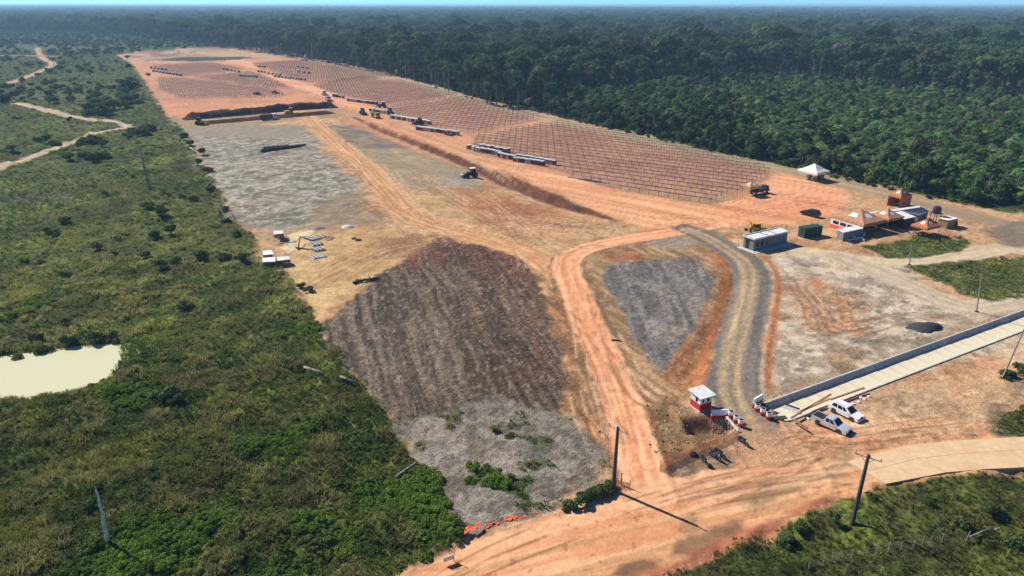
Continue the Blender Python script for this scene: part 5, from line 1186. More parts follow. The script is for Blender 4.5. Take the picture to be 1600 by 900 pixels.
for j, (u, v, lb) in enumerate([(1141.5, 652.5, 'drum next to the red and white wall'), (1149.5, 659, 'middle drum of the three on the hut side'), (1156.8, 666, 'drum nearest the motorcycles'), (1182.5, 642, 'drum next to the gate board east of the road'), (1191.2, 648, 'middle drum of the three on the channel side'), (1200.3, 655, 'drum nearest the parked pickup')]):
    p = at3(u, v)
    if DR is None:
        DR = thing('drum', '', 'drum', p, 0, 'red and white drums at the gate')
        q = MB(); q.lathe([(.36, -.1), (.36, .52), (.375, .53), (.36, .55)], 20); q.build('lower_band', M['red'], DR)
        q = MB(); q.lathe([(.36, .552), (.36, 1.02), (.375, 1.04), (.36, 1.06), (.32, 1.06)], 20); q.build('upper_band', M['white'], DR)
        q = MB(); q.lathe([(.05, 1.045), (.31, 1.05), (.318, 1.066), (.05, 1.066)], 20); q.build('soil_fill', M['dark'], DR); o = DR
    else: o = copy_tree(DR); o.location = p
    o['label'] = 'red and white drum, ' + lb
t = thing('rebar_cage', 'dark reinforcing cage standing in the pit below the red and white wall', 'cage', (*at(1112, 657), -.2), face(1112, 657, 1140, 657))
for k in range(9):
    q = MB(); x_ = k * .36; q.tube([(x_, 0, -1.9), (x_, 0, .3), (x_, -1.3, .3), (x_, -1.3, -1.9)], .035, 4); q.build('stirrup', M['dark_steel'], t)
for y_, z_ in ((0, .3), (0, -.3), (0, -.9), (-1.3, .3), (-1.3, -.4), (-1.3, -1.0)): q = MB(); q.tube([(-.1, y_, z_), (3.0, y_, z_)], .04, 4); q.build('bar', M['dark_steel'], t)
t = thing('concrete_beam', 'pale concrete beam beside the drums over the pit', 'beam', (*at(1135, 652.5), 0), face(1135, 652.5, 1155, 676))
L_ = math.dist(at(1135, 652.5), at(1155, 676)); q = MB(); q.box(0, L_, -.16, .16, -.35, .22); q.build('beam_body', M['concrete'], t, bevel=.02)
for k in range(4): q = MB(); q.box(.4 + k * L_ / 4.4, .6 + k * L_ / 4.4, -.35, -.17, -2.0, .1); q.build('support_leg', M['timber'], t)
t = thing('sign_board', 'white board with a dark top edge leaning at the channel mouth', 'board', at3(1222, 648), face(1222, 648, 1241, 655))
q = MB(); q.add([(0, 0, 0), (2.1, 0, 0), (2.1, .25, 1.15), (0, .25, 1.15), (0, .05, 0), (2.1, .05, 0), (2.1, .30, 1.15), (0, .30, 1.15)], [(0, 1, 2, 3), (4, 5, 6, 7), (0, 1, 5, 4), (1, 2, 6, 5), (2, 3, 7, 6), (3, 0, 4, 7)]); q.build('panel', M['white'], t)
q = MB(); q.box(-.03, 2.13, .22, .36, 1.13, 1.28); q.build('top_rail', M['dark'], t)
t = thing('fallen_sheet', 'dark metal sheet lying on the ground between the drums and the white board', 'sheet', at3(1207, 655, .05), face(1207, 657, 1228, 655)); q = MB(); q.box(0, 2.0, -.3, .35, .0, .14); q.build('sheet', M['dark_steel'], t); q = MB(); q.box(0, 2.0, -.36, -.3, .0, .2); q.build('edge_frame', M['galv'], t)
for j, (a, b, lb) in enumerate([((1236, 655), (1298, 618), 'longest rusty plank along the near edge of the channel'), ((1250, 645), (1296, 625), 'weathered plank resting inside the channel mouth'), ((1298, 626), (1350, 608), 'rusty plank along the channel edge behind the white car'), ((1240, 658), (1262, 672), 'thin pale pole lying beside the pickup')]):
    A, C = at(*a), at(*b); L_ = math.dist(A, C); o = MB(); o.box(0, L_, -.12, .12, .02, .2); tag(o.build('plank', M['rust_plank' if j != 1 else 'timber'], None, loc=(A[0], A[1], max(zat(*A), -.05) + .16), rz=math.atan2(C[1] - A[1], C[0] - A[0])), lb, 'plank', 'planks around the channel')
for j, (u, v) in enumerate([(1333, 632), (1342, 629), (1350, 624), (1358, 620), (1299, 641), (1262, 655), (1345, 622)]):
    o = MB(); o.box(-.25, .25, -.18, .18, -.05, .2, .04, .03); tag(o.build('broken_block', M['white'], None, bevel=.03, loc=at3(u, v), rz=j * 1.1), 'pale broken block, %s of those around the white car' % ordi(j), 'block', 'broken blocks by the channel')

# vehicles
car('pickup_truck', 'silver double-cab pickup parked beside the channel', at3(1298, 668), face(1281, 661, 1312, 675.5), 'pickup', 'car_silver', sc=.95)
car('white_car', 'white estate car parked behind the silver pickup', at3(1321, 649), face(1306, 643, 1330, 655), 'suv', 'car_white')
car('black_car', 'black off-road car on the orange yard near the green container', at3(1266, 337), face(1285, 342, 1252, 334), 'suv', 'car_black', sc=1.12)
MOTO = None
def moto(label, loc, rz, tank):
    t = thing('motorcycle', label, 'motorcycle', loc, rz, 'motorcycles parked by the orange net')
    for x_ in (-.64, .66):
        q = MB(); q.lathe([(.22, -.05), (.30, -.055), (.32, 0), (.30, .055), (.22, .05)], 16, (0, 0, 0), 'y'); wv_ = q.build('wheel', M['rubber'], t, loc=(x_, 0, .32))
        q = MB(); q.lathe([(.02, -.06), (.2, -.02), (.2, .02), (.02, .06)], 10, (0, 0, 0), 'y'); q.build('rim', M['rim'], wv_)
    q = MB(); q.tube([(-.64, .1, .32), (-.1, .1, .42), (.35, .08, .75), (.42, 0, .92)], .035, 5); q.tube([(-.64, -.1, .32), (-.1, -.1, .42), (.35, -.08, .75)], .035, 5); q.build('frame', M['dark_steel'], t)
    q = MB(); q.box(-.18, .28, -.16, .16, .28, .62, .03, .03); q.build('engine', M['dark_steel'], t, bevel=.03)
    q = MB(); q.box(-.05, .42, -.15, .15, .70, .94, .06, .05); q.build('tank', M[tank], t, bevel=.05)
    q = MB(); q.prism([(-.75, .80), (-.05, .74), (-.05, .84), (-.72, .92)], -.13, .13); q.build('seat', M['dark'], t, bevel=.03)
    q = MB(); q.tube([(.66, 0, .32), (.45, 0, .98)], .045, 6); q.build('fork', M['galv'], t)
    q = MB(); q.tube([(.32, -.38, 1.04), (.44, 0, 1.02), (.32, .38, 1.04)], .022, 5); q.build('handlebar', M['dark_steel'], t)
    q = MB(); q.lathe([(.03, 0), (.1, .02), (.1, .1)], 10, (.5, 0, .86), 'x'); q.build('headlamp', M['lamp_glass'], t)
    q = MB(); q.box(-.92, -.42, -.08, .08, .60, .66); q.build('rear_mudguard', M[tank], t)
    return t
for u, v, a, tk, lb in ((1101, 725, (1094, 716, 1110, 734), 'dark', 'black motorcycle standing nearest the main road'), (1117, 717, (1110, 712, 1126, 722), 'blue_paint', 'blue-tanked motorcycle, left of the close pair'), (1124, 713, (1117, 708, 1133, 718), 'dark', 'dark motorcycle, right of the close pair'), (1161, 694, (1152, 688, 1172, 702), 'dark', 'dark motorcycle alone at the end of the orange net')):
    moto(lb, at3(u, v), face(*a), tk)
t = thing('dark_bag', 'dark sack lying at the foot of the orange net', 'sack', at3(1083, 711), .4); q = MB(); q.lathe([(.1, 0), (.5, .02), (.55, .15), (.4, .3), (.1, .36)], 12); q.build('sack_body', M['dark'], t); q = MB(); q.lathe([(.03, .35), (.1, .4), (.05, .46)], 8); q.build('tie', M['galv'], t)

# orange net fence: each length a fence with posts and mesh
def net_fence(label, pts, h=1.15, first=0):
    W3 = [at3(*p) for p in pts]; t = thing('orange_net_fence', label, 'fence', W3[0])
    o0 = Vector(W3[0])
    for p in W3: q = MB(); q.tube([(0, 0, -.2), (.02, .02, h + .35)], .05, 5); q.build('post', M['post_wood'], t, loc=Vector(p) - o0)
    for a, b in zip(W3[:-1], W3[1:]):
        a, b = Vector(a) - o0, Vector(b) - o0; L_ = (b - a).length; n = max(2, int(L_ / .16)); q = MB(); e = (b - a) / L_; r_ = random.Random(int(L_ * 100))
        sag = [r_.uniform(.75, 1.0) for _ in range(5)]
        def top(s): k = s * 4; i = min(int(k), 3); return (sag[i] + (sag[i + 1] - sag[i]) * (k - i)) * h
        for i in range(n):
            s0, s1 = i / n, (i + .34) / n; p0, p1 = a.lerp(b, s0), a.lerp(b, s1); hh = top(s0)
            q.add([p0 + Vector((0, 0, .02)), p1 + Vector((0, 0, .02)), p1 + Vector((0, 0, hh)), p0 + Vector((0, 0, hh))], [(0, 1, 2, 3)])
        for k in range(7):
            f_ = (k + .2) / 7
            for i in range(12):
                s0, s1 = i / 12, (i + 1) / 12; p0, p1 = a.lerp(b, s0), a.lerp(b, s1); z0_, z1_ = top(s0) * f_, top(s1) * f_
                q.add([p0 + Vector((0, 0, z0_)), p1 + Vector((0, 0, z1_)), p1 + Vector((0, 0, z1_ + .05)), p0 + Vector((0, 0, z0_ + .05))], [(0, 1, 2, 3)])
        q.build('net', M['net'], t)
net_fence('orange plastic net on wooden posts behind the motorcycles', [(1031, 736), (1057, 722), (1084, 709.5), (1108, 700), (1131.5, 690), (1153, 682)])
net_fence('short orange net beside the left utility pole', [(962, 759), (971, 759), (984, 763)], .8)
def heap_net(label, a, b, wd):
    A, C = at3(*a), at3(*b); L_ = math.dist(A[:2], C[:2]); t = thing('fallen_net', label, 'net', A, math.atan2(C[1] - A[1], C[0] - A[0]), 'fallen orange nets'); r_ = random.Random(int(a[0])); n = int(L_ / .3)
    q = MB(); vs = [(i * L_ / n, (j - 2) * wd * .13 * r_.uniform(.5, 1.3) + r_.gauss(0, .12), .03 + (.06 if j in (1, 2, 3) else 0) * r_.uniform(.1, 1.0)) for i in range(n + 1) for j in range(5)]
    q.add(vs, [(i * 5 + j, i * 5 + j + 1, i * 5 + 6 + j, i * 5 + 5 + j) for i in range(n) for j in range(4) if r_.random() > .35]); q.build('crumpled_net', M['orange'], t)
    q = MB(); q.tube([(0, 0, .1), (L_ * .5, .3, .15), (L_, 0, .1)], .03, 4); q.build('rope', M['orange'], t)
heap_net('crumpled orange net on the ground by the corner of the pasture', (718, 836), (752, 826), .9)
heap_net('crumpled orange net on the verge halfway to the utility pole', (756, 826), (778, 817), .7)
heap_net('crumpled orange net nearest the utility pole on the verge', (788, 812), (842, 803), 1.0)

# poles
def upole(label, base, h, lean, arm):
    p = at3(*base); t = thing('utility_pole', label, 'pole', p)
    q = MB(); q.tube([(0, 0, -.4), (lean[0] * .5, lean[1] * .5, h * .5), (lean[0], lean[1], h)], [.26, .21, .16], 8); q.build('pole_shaft', M['pole_concrete'], t)
    ax = Vector((math.cos(arm), math.sin(arm), 0)); c = Vector((lean[0], lean[1], h - .35))
    q = MB(); q.tube([c - ax * 1.3, c + ax * 1.3], .07, 4); q.build('crossarm', M['post_wood'], t)
    for s in (-1.2, .15, 1.2):
        q = MB(); q.lathe([(.03, 0), (.09, .05), (.06, .12), (.10, .18), (.05, .28)], 8, tuple(c + ax * s + Vector((0, 0, .06)))); q.build('insulator', M['porcelain'], t)
    q = MB(); q.tube([c - ax * .7, c + Vector((0, 0, -.7))], .025, 4); q.tube([c + ax * .7, c + Vector((0, 0, -.7))], .025, 4); q.build('brace', M['galv'], t)
upole('dark utility pole at the foot of the service road', (958, 766), 8.5, (.10, .2), -.75)
upole('dark utility pole with a crossarm in the grass south of the main road', (1331, 820), 8.9, (.05, .0), -.62)
def lamp_post(label, b, tp):
    p = at3(*b); x_, y_ = p[0], p[1]
    lo, hi = 0, 20
    def pj(z): fy = y_ * CP - (z - CAM_H) * SP; return 450 - FPX * (y_ * SP + (z - CAM_H) * CP) / fy
    for _ in range(40):
        m_ = (lo + hi) / 2; lo, hi = (m_, hi) if pj(m_) > tp[1] else (lo, m_)
    h = lo; fy = y_ * CP - (h - CAM_H) * SP; dx = (tp[0] - 800) / FPX * fy - x_
    t = thing('slim_pole', label, 'pole', p); q = MB(); q.tube([(0, 0, -.3), (dx * .5, 0, (h - p[2]) * .5), (dx, 0, h - p[2])], [.13, .11, .08], 6); q.build('pole_shaft', M['pole_grey'], t)
    q = MB(); q.tube([(dx - .25, 0, h - p[2] - .25), (dx + .25, 0, h - p[2] - .25)], .035, 4); q.build('bracket', M['galv'], t)
    q = MB(); q.lathe([(.35, -.05), (.32, .12), (.18, .16)], 8); q.build('footing', M['dark'], t)
lamp_post('leaning slim grey pole south of the channel', (1566, 591), (1603, 508))
lamp_post('slim dark pole between the channel and the grass patch', (1526, 487), (1534, 428))
lamp_post('slim pole beside the pale track near the canteen', (1421, 414), (1425, 381))
lamp_post('slim pole standing before the orange tent', (1404, 322), (1408, 291))
lamp_post('slim dark post between the container and the long grey building', (1229, 379), (1229, 351))

# ------------------------------------------------------------------ buildings of the yard
B, rz, w, d = foot((1162.6, 386.6), (1176.4, 392.9), (1228.5, 380.4))
t = thing('block_building', 'unfinished grey block building with pale flat roof beside the gravel road', 'building', (B[0], B[1], 0), rz)
q = MB(); q.box(-1.2, w + 1.0, -1.6, d + .8, -.35, .14); q.build('floor_slab', M['concrete'], t, bevel=.02)
hh = 2.75
wallm = MB(); wallm.box(0, w, .0, .16, .14, .95)
xs_ = [0, .9, 1.5, 2.5, 3.1, 4.1, 4.6, w]
for k in range(0, len(xs_), 2): wallm.box(xs_[k], xs_[k + 1], .0, .16, .95, hh - .4)
wallm.box(0, w, 0, .16, hh - .4, hh); wallm.box(0, w, d - .16, d, .14, hh); wallm.box(w - .16, w, .16, d - .16, .14, hh)
wallm.box(0, .16, .16, d * .42, .14, hh); wallm.box(0, .16, d * .78, d - .16, .14, hh); wallm.box(0, .16, d * .42, d * .78, 2.25, hh)
wallm.build('wall', M['block'], t)
q = MB(); q.box(.06, .10, d * .43, d * .77, .14, 2.24); q.build('doorway', M['dark'], t)
for k in (1, 3, 5): q = MB(); q.box(xs_[k] + .02, xs_[k + 1] - .02, .07, .10, .96, hh - .41); q.build('window', M['glass'], t)
q = MB(); q.box(-.25, w + .25, -.25, d + .25, hh + .003, hh + .16); rf = q.build('roof', M['roof_white'], t)
for x0, x1, y0, y1 in ((-.25, w + .25, -.25, -.1), (-.25, w + .25, d + .1, d + .25), (-.25, -.1, -.1, d + .1), (w + .1, w + .25, -.1, d + .1)): q = MB(); q.box(x0, x1, y0, y1, hh + .163, hh + .38); q.build('parapet', M['roof_white'], rf)
for x_ in (w * .42, w * .66): q = MB(); q.box(x_, x_ + .2, .0, d, hh + .163, hh + .26); q.build('roof_beam', M['block'], rf)
B, rz, w, d = foot((1244.8, 369), (1256.1, 372.6), (1283, 368.6))
t = thing('green_container', 'dark green shipping container beyond the grey block building', 'container', (B[0], B[1], zat(*B)), rz)
hh = 2.5; q = MB(); nrib = 26
prof = []
for k in range(nrib): x0 = w * k / nrib; sx = w / nrib; prof += [(x0 + sx * .1, 0), (x0 + sx * .4, 0), (x0 + sx * .5, .05), (x0 + sx * .8, .05), (x0 + sx * .9, 0)]
q.prism([(0, 0)] + prof + [(w, 0), (w, d), (0, d)], .12, hh - .06, 'z'); q.build('corrugated_wall', M['green_steel'], t)
q = MB(); q.box(-.02, w + .02, -.02, d + .02, hh - .06, hh); q.build('roof', M['green_steel'], t)
for x_ in (-.03, w - .09):
    for y_ in (-.03, d - .09): q = MB(); q.box(x_, x_ + .12, y_, y_ + .12, .0, hh + .02); q.build('corner_post', M['green_steel'], t)
for y_ in (.1, d * .52): q = MB(); q.box(-.05, -.01, y_, y_ + d * .4, .2, hh - .2); dd_ = q.build('door', M['green_steel'], t); q = MB(); q.tube([(-.07, y_ + d * .3, .25), (-.07, y_ + d * .3, hh - .25)], .02, 5); q.build('lock_bar', M['galv'], dd_)
q = MB(); q.box(w * .72, w * .78, -.05, -.01, 1.3, 1.75); q.build('vent', M['galv'], t)
# canteen: two joined marquees, open fronts darkened by added panels, white and orange gable wall
t1, B, rz, w, d = pyramid_tent('canteen_tent', 'large brown pyramid marquee of the canteen, white and orange wall at its end', (1300, 338.4), (1349.6, 353.8), (1387, 345.9), 2.6, 5.2, 'canvas_tan')
q = MB(); q.box(-.0, .12, .1, d - .1, .9, 2.3); lw = q.build('end_wall', M['white'], t1); q = MB(); q.box(-.02, .14, .1, d - .1, .0, .9); q.build('orange_dado', M['orange'], t1)
for k in range(4): q = MB(); q.box(-.03, .02, .6 + k * (d - 1.0) / 4, .6 + (k + .8) * (d - 1.0) / 4, 1.15, 1.95); q.build('window', M['glass'], lw)
q = MB(); q.box(.4, w - .2, d * .45, d * .45 + .1, 0, 2.5); q.build('shade_panel', M['dark'], t1)  # dark panel added so the open front reads as deep shade
for k in range(6): q = MB(); q.box(1 + (k % 3) * w / 3.6, 2.8 + (k % 3) * w / 3.6, 1.5 + (k // 3) * 3.2, 2.3 + (k // 3) * 3.2, .7, .76); q.build('table_top', M['timber'], t1)
t2, B2, rz2, w2, d2 = pyramid_tent('canteen_tent', 'smaller brown marquee joined to the east side of the canteen', (1372, 333), (1388.5, 345.2), (1414, 340.3), 2.55, 4.6, 'canvas_tan')
q = MB(); q.box(.3, w2 - .2, d2 * .5, d2 * .5 + .1, 0, 2.4); q.build('shade_panel', M['dark'], t2)  # added dark panel standing in for shade under the smaller marquee
def cabin(label, quad, z1, rm, wm_, name='site_cabin', corr=False):
    c = at(*quad[0]); t = thing(name, label, 'cabin', (c[0], c[1], 0)); quadblock(quad, z1, z1 - .14, 'roof', rm, t)
    cc_ = np.array([at(u, v, z1) for u, v in quad]); m_ = cc_.mean(0); ins = [m_ + (p - m_) * .93 for p in cc_]
    q = MB(); n = 4; q.add([(*p, 0) for p in ins] + [(*p, z1 - .143) for p in ins], [(i, (i + 1) % 4, 4 + (i + 1) % 4, 4 + i) for i in range(4)]); o = q.build('wall', M[wm_], t); o.location = -t.location
    if corr:
        for k in range(9):
            f_ = (k + .3) / 9; a = Vector((*(cc_[0] + (cc_[1] - cc_[0]) * f_), z1 + .05)); b = Vector((*(cc_[3] + (cc_[2] - cc_[3]) * f_), z1 + .05)); q = MB(); q.tube([a, b], .10, 4); o = q.build('roof_rib', M[rm], t); o.location = -t.location
    e = Vector((*ins[0], 0)).lerp(Vector((*ins[1], 0)), .5); return t
cabin('long white-roofed cabin behind the canteen tents', [(1356, 335), (1438, 324.5), (1437, 321.4), (1358, 331.5)], 2.9, 'roof_white', 'white')
cabin('cabin with grey corrugated roof beside the water tank', [(1407, 329), (1436, 336), (1452, 329.5), (1437, 324.3)], 2.85, 'steel', 'block', corr=True)
cabin('narrow white-roofed cabin between the brown marquee and the corrugated roof', [(1394, 330.5), (1414, 342), (1431, 338.4), (1408, 329.5)], 2.7, 'roof_white', 'dark')
cabin('low white-roofed shed at the front corner of the canteen', [(1307.5, 358), (1318, 363.3), (1349, 356.6), (1338.6, 352.4)], 2.3, 'roof_white', 'block')
for j in range(26):
    r_ = random.Random(j); u, v = 1318 + r_.uniform(0, 32), 371 + r_.uniform(-3, 6) - .1 * j / 3
    p = at3(u, v); o = MB(); o.lathe([(.12, 0), (.42, .06), (.46, .2), (.36, .36), (.1, .42)], 9); s_ = o.build('sack', M['sandbag'], None, smooth=True, loc=(p[0], p[1], p[2] + (.38 if j % 3 == 0 else 0)), rz=j); s_.scale = (1.15, .75, 1)
    tag(s_, 'pale sack, %s of the heap before the low white-roofed shed' % ('upper layer' if j % 3 == 0 else 'lower layer'), 'sack', 'sacks heaped before the low shed')
t3, *_ = pyramid_tent('brown_tent', 'open brown pyramid tent in front of the water tank', (1422, 351.2), (1449, 358.0), (1470.5, 353), 2.4, 4.2, 'canvas_orange')
q = MB(); q.box(.8, 3, 1, 3, .7, .78); q.build('table_top', M['timber'], t3)
t4, *_ = pyramid_tent('orange_tent', 'orange-walled pyramid tent standing alone behind the canteen', (1387, 305.5), (1407.5, 309.8), (1425.5, 306.2), 2.9, 5.0, 'canvas_orange', True, ('front', 'right', 'back'), 'canvas_orange')
t5, *_ = pyramid_tent('white_tent', 'white pyramid tent at the corner of the front array', (1245, 266.3), (1277, 273), (1297.5, 269.2), 2.7, 5.2, 'canvas_white', False)
for j, (dx, dy, s_) in enumerate([(1.5, 2.0, 1.2), (3.6, 2.2, 1.0), (5.4, 2.4, 1.3), (2.5, 4.5, 1.1), (6.8, 3.0, .9)]):
    q = MB(); q.box(dx, dx + 1.5 * s_, dy, dy + 1.1, 0, 1.0 * s_); q.build('stored_crate', M[('carton', 'dark', 'timber')[j % 3]], t5)
pt, B, rz, w, d = pyramid_tent('work_canopy', 'brown work canopy over the flatbed at the edge of the front array', (1153, 289.5), (1172, 293.6), (1190, 291.5), 2.8, 4.0, 'canvas_tan', True)
t = thing('flatbed_truck', 'flatbed truck with dark load parked by the brown work canopy', 'truck', at3(1186, 303), face(1170, 305, 1200, 300))
q = MB(); q.box(-3.2, 3.2, -1.1, 1.1, .85, 1.05); q.build('flatbed', M['galv'], t)
q = MB(); f = frus(q, 1.4, 3.0, 1.05, 1.05, 1.5, 2.7, .95, 2.4); cb = q.build('cab', M['dark'], t, bevel=.05); pane(MB(), f['front'], .1, .9, .3, .9).build('windscreen', M['glass'], cb)
q = MB(); q.box(-3.0, 1.0, -.9, .9, 1.053, 1.6, .2, .15); q.build('load', M['dark'], t, bevel=.05)
for x_ in (-2.2, 2.1):
    for s in (-1, 1): wheel(t, x_, s * .95, .45, .28)
t = thing('water_tank', 'dark round water tank raised on a stand behind the brown tent', 'tank', at3(1459, 350))
q = MB(); q.lathe([(.9, 3.0), (1.0, 3.1), (1.0, 4.2), (.92, 4.35), (.75, 4.4), (.75, 4.6), (.3, 4.75)], 20); q.build('tank_body', M['tank_blue'], t, smooth=False)
for x_, y_ in ((-.9, -.9), (.9, -.9), (.9, .9), (-.9, .9)): q = MB(); q.tube([(x_, y_, -.1), (x_ * .9, y_ * .9, 3.0)], .1, 4); q.build('leg', M['dark_steel'], t)
q = MB(); q.box(-1.1, 1.1, -1.1, 1.1, 2.9, 3.02); q.build('platform', M['dark_steel'], t)
q = MB(); q.lathe([(1.15, 0), (1.2, .1), (1.2, 1.9), (1.1, 2.05), (.4, 2.3)], 20, (1.8, -1.2, 0)); tag(q.build('lower_tank', M['tank_blue'], None, loc=at3(1458, 350)), 'larger dark tank on the ground beside the raised tank', 'tank')
cabin('small white flat canopy east of the water tank', [(1466, 340.5), (1482, 344), (1498, 341), (1481, 336.8)], 2.3, 'canvas_white', 'timber', 'canopy_shelter')
tractor('generator_trailer', 'dark machine parked in front of the small white canopy', at3(1487, 353), 2.6, 'dark', 'none', sc=.8, cat='machine')
t = thing('scrap_heap', 'dark heap of scrap before the brown tent', 'scrap', at3(1432, 366)); r_ = random.Random(3)
for k in range(14): q = MB(); a = r_.uniform(0, 6.28); x_, y_ = r_.gauss(0, 1.3), r_.gauss(0, .8); q.tube([(x_, y_, .1), (x_ + 1.6 * math.cos(a), y_ + 1.6 * math.sin(a), r_.uniform(.1, .8))], .11, 4); q.build('scrap_piece', M['char_wood' if k % 3 else 'timber'], t)

# ------------------------------------------------------------------ machines
truck('dump_truck', 'white-cabbed dump truck heaped with red earth on the western bench', 'truck', at3(420, 187), face(408, 188, 436, 186), 'car_white', 'dark_steel', 'canvas_orange', 8, 1.5)
truck('dump_truck', 'grey dump truck coming down the dusty site road', 'truck', at3(513, 157), face(507, 150, 517, 160), 'car_white', 'galv', None, 8)
truck('dump_truck', 'white truck following in the dust on the site road', 'truck', at3(506, 148), face(498, 140, 510, 150), 'car_white', 'wrap', None, 7.5)
truck('dump_truck', 'yellow-green truck at the top of the cut bank', 'truck', at3(587, 184), face(576, 180, 600, 188), 'yellow', 'green_paint', None, 7)
crawler('bulldozer', 'yellow bulldozer working below the western dirt bank', 'bulldozer', at3(453, 180), face(440, 181, 470, 179), 'yellow', False, 1.25)
tractor('wheel_loader', 'yellow wheel loader at the west end of the dirt bank', at3(313, 195), face(300, 196, 330, 197), 'yellow', 'loader', sc=1.25, cat='loader')
tractor('green_tractor', 'green loader tractor where the site road meets the cut bank', at3(567, 179), face(560, 175, 580, 184), 'green_paint', 'loader', sc=1.2)
tractor('fork_tractor', 'dark fork tractor beside the pallets nearest the upper array', at3(598, 168), face(610, 167, 590, 168), 'dark', 'forks', 'white', 1.2)
tractor('fork_tractor', 'dark fork tractor at the end of the short pallet row', at3(610, 179), face(600, 176, 622, 184), 'blue_paint', 'forks', 'dark', 1.2)
tractor('fork_tractor', 'dark fork tractor before the long pallet rows by the middle array', at3(655, 195), face(670, 194, 645, 197), 'dark', 'forks', 'dark', 1.2)
tractor('road_roller', 'dark road roller with pale roof on the taupe pad', at3(737, 277), face(748, 276, 722, 279), 'dark', 'roller', 'white', 1.2, cat='roller')
tractor('backhoe', 'yellow backhoe behind the grey block building', at3(1183, 366), face(1176, 366, 1196, 364), 'yellow', 'backhoe', 'yellow', 1.1, cat='backhoe')
crawler('excavator', 'dark excavator clearing the forest edge behind the upper array', 'excavator', at3(628, 120), face(628, 120, 600, 119), 'yellow', True, 1.1)
crawler('excavator', 'pale excavator at the far corner of the clearing', 'excavator', at3(476, 95), face(470, 95, 480, 90), 'wrap', True, 1.4)
car('pickup_truck', 'white pickup raising dust on the perimeter track', at3(679, 137), face(690, 140, 668, 133), 'pickup', 'car_white', sc=1.15)
car('dark_red_car', 'low dark car parked in front of the pallets by the middle array', at3(701, 211), face(694, 210, 710, 213), 'suv', 'carton_red')
car('pickup_truck', 'dark pickup beside the western array', at3(430, 146), face(420, 145, 440, 147), 'pickup', 'car_black')
car('pickup_truck', 'small dark pickup alone on the western fill', at3(402, 148), face(395, 148, 410, 149), 'pickup', 'car_black')

# ------------------------------------------------------------------ pallets of panels
PAL = MB(); PAL.box(-.5, .5, -.6, .6, 0, .14); PALM = PAL.mesh('pallet', M['timber'])
PKM = []
for mt in ('carton', 'carton_red', 'dark_steel'):
    q = MB(); q.box(-.46, .46, -.56, .56, .143, 1.25); PKM.append(q.mesh('carton_pack', M[mt], bevel=.02))
q = MB(); q.box(-.49, .49, -.59, .59, 1.253, 1.42, .02, .02); WRM = q.mesh('wrap_cover', M['wrap'])
PR = [((733, 233), (741, 235), 2, 'short pair west of the pallets beside the front array'), ((746, 237), (781, 243), 9, 'front pallet row at the west corner of the front array'), ((752, 232), (794, 239), 10, 'back pallet row at the west corner of the front array'), ((781, 246), (803, 250), 6, 'middle pallet row beside the front array'), ((805, 252), (848, 259), 10, 'front east pallet row beside the front array'), ((810, 248), (866, 257.5), 13, 'back east pallet row beside the front array'), ((653, 203), (715, 211.5), 16, 'long pallet row beside the middle array'), ((613, 185), (670, 194), 14, 'pallet row behind the dark fork tractor'), ((580, 174), (606, 178.5), 7, 'short pallet row by the middle array'), ((545, 158), (588, 163.5), 11, 'pallet row beside the upper array'), ((522, 151), (536, 153.5), 4, 'four pallets at the top of the site road'), ((430, 120.5), (476, 125.5), 9, 'long pale pallet row by the far array'), ((420, 116), (438, 118.5), 4, 'short pale pallet row by the far array'), ((404, 112.5), (414, 114), 3, 'pallet group beside the far array'), ((405, 105), (414, 106), 3, 'small pallet group in the far array'), ((466, 105.5), (480, 107), 3, 'pallet group inside the far array'), ((467, 113.5), (483, 115), 3, 'lower pallet group inside the far array'), ((236, 107), (259, 109.5), 5, 'upper pale pallet row in the western array'), ((240, 112), (282, 118.5), 9, 'lower pale pallet row in the western array'), ((350, 109), (373, 113), 5, 'pale pallet row at the east corner of the western array'), ((376, 119.5), (401, 121), 6, 'dark pallet row between the western arrays')]
for a, b, n, lb in PR:
    A, C = np.array(at(*a)), np.array(at(*b)); rz = math.atan2(C[1] - A[1], C[0] - A[0]); step = math.dist(A, C) / max(1, n - 1); s_ = min(1.9, max(1.0, step / 1.12)) if step < 2.2 else 1.5
    for k in range(n):
        p = A + (C - A) * k / max(1, n - 1); j = random.random()
        nm = 'westernmost stack' if k == 0 else 'easternmost stack' if k == n - 1 else '%s stack from the west' % ordi(k)
        t = thing('pallet_stack', '%s, %s' % (nm, lb), 'pallet', (p[0], p[1], zat(*p)), rz + random.gauss(0, .05), 'pallet stacks along the site road'); t.scale = (s_ * .97, s_, min(s_, 1.25) * random.uniform(.92, 1.08))
        link('pallet', PALM, t); link('carton_pack', PKM[0 if j < .35 else 1 if j < .65 else 2], t); link('wrap_cover', WRM, t)
t = thing('pipe_bundle', 'long grey pipes lying at the edge of the front array', 'pipes', at3(888, 277), face(888, 277, 950, 287)); r_ = random.Random(9)
for k in range(12): x_ = r_.uniform(0, 9); q = MB(); q.tube([(x_, (k % 6) * .2 - .5, .14 + .2 * (k // 6)), (x_ + 6.5, (k % 6) * .2 - .5 + r_.gauss(0, .1), .14 + .2 * (k // 6))], .11, 6); q.build('pipe', M['steel' if k % 2 else 'dark_steel'], t)

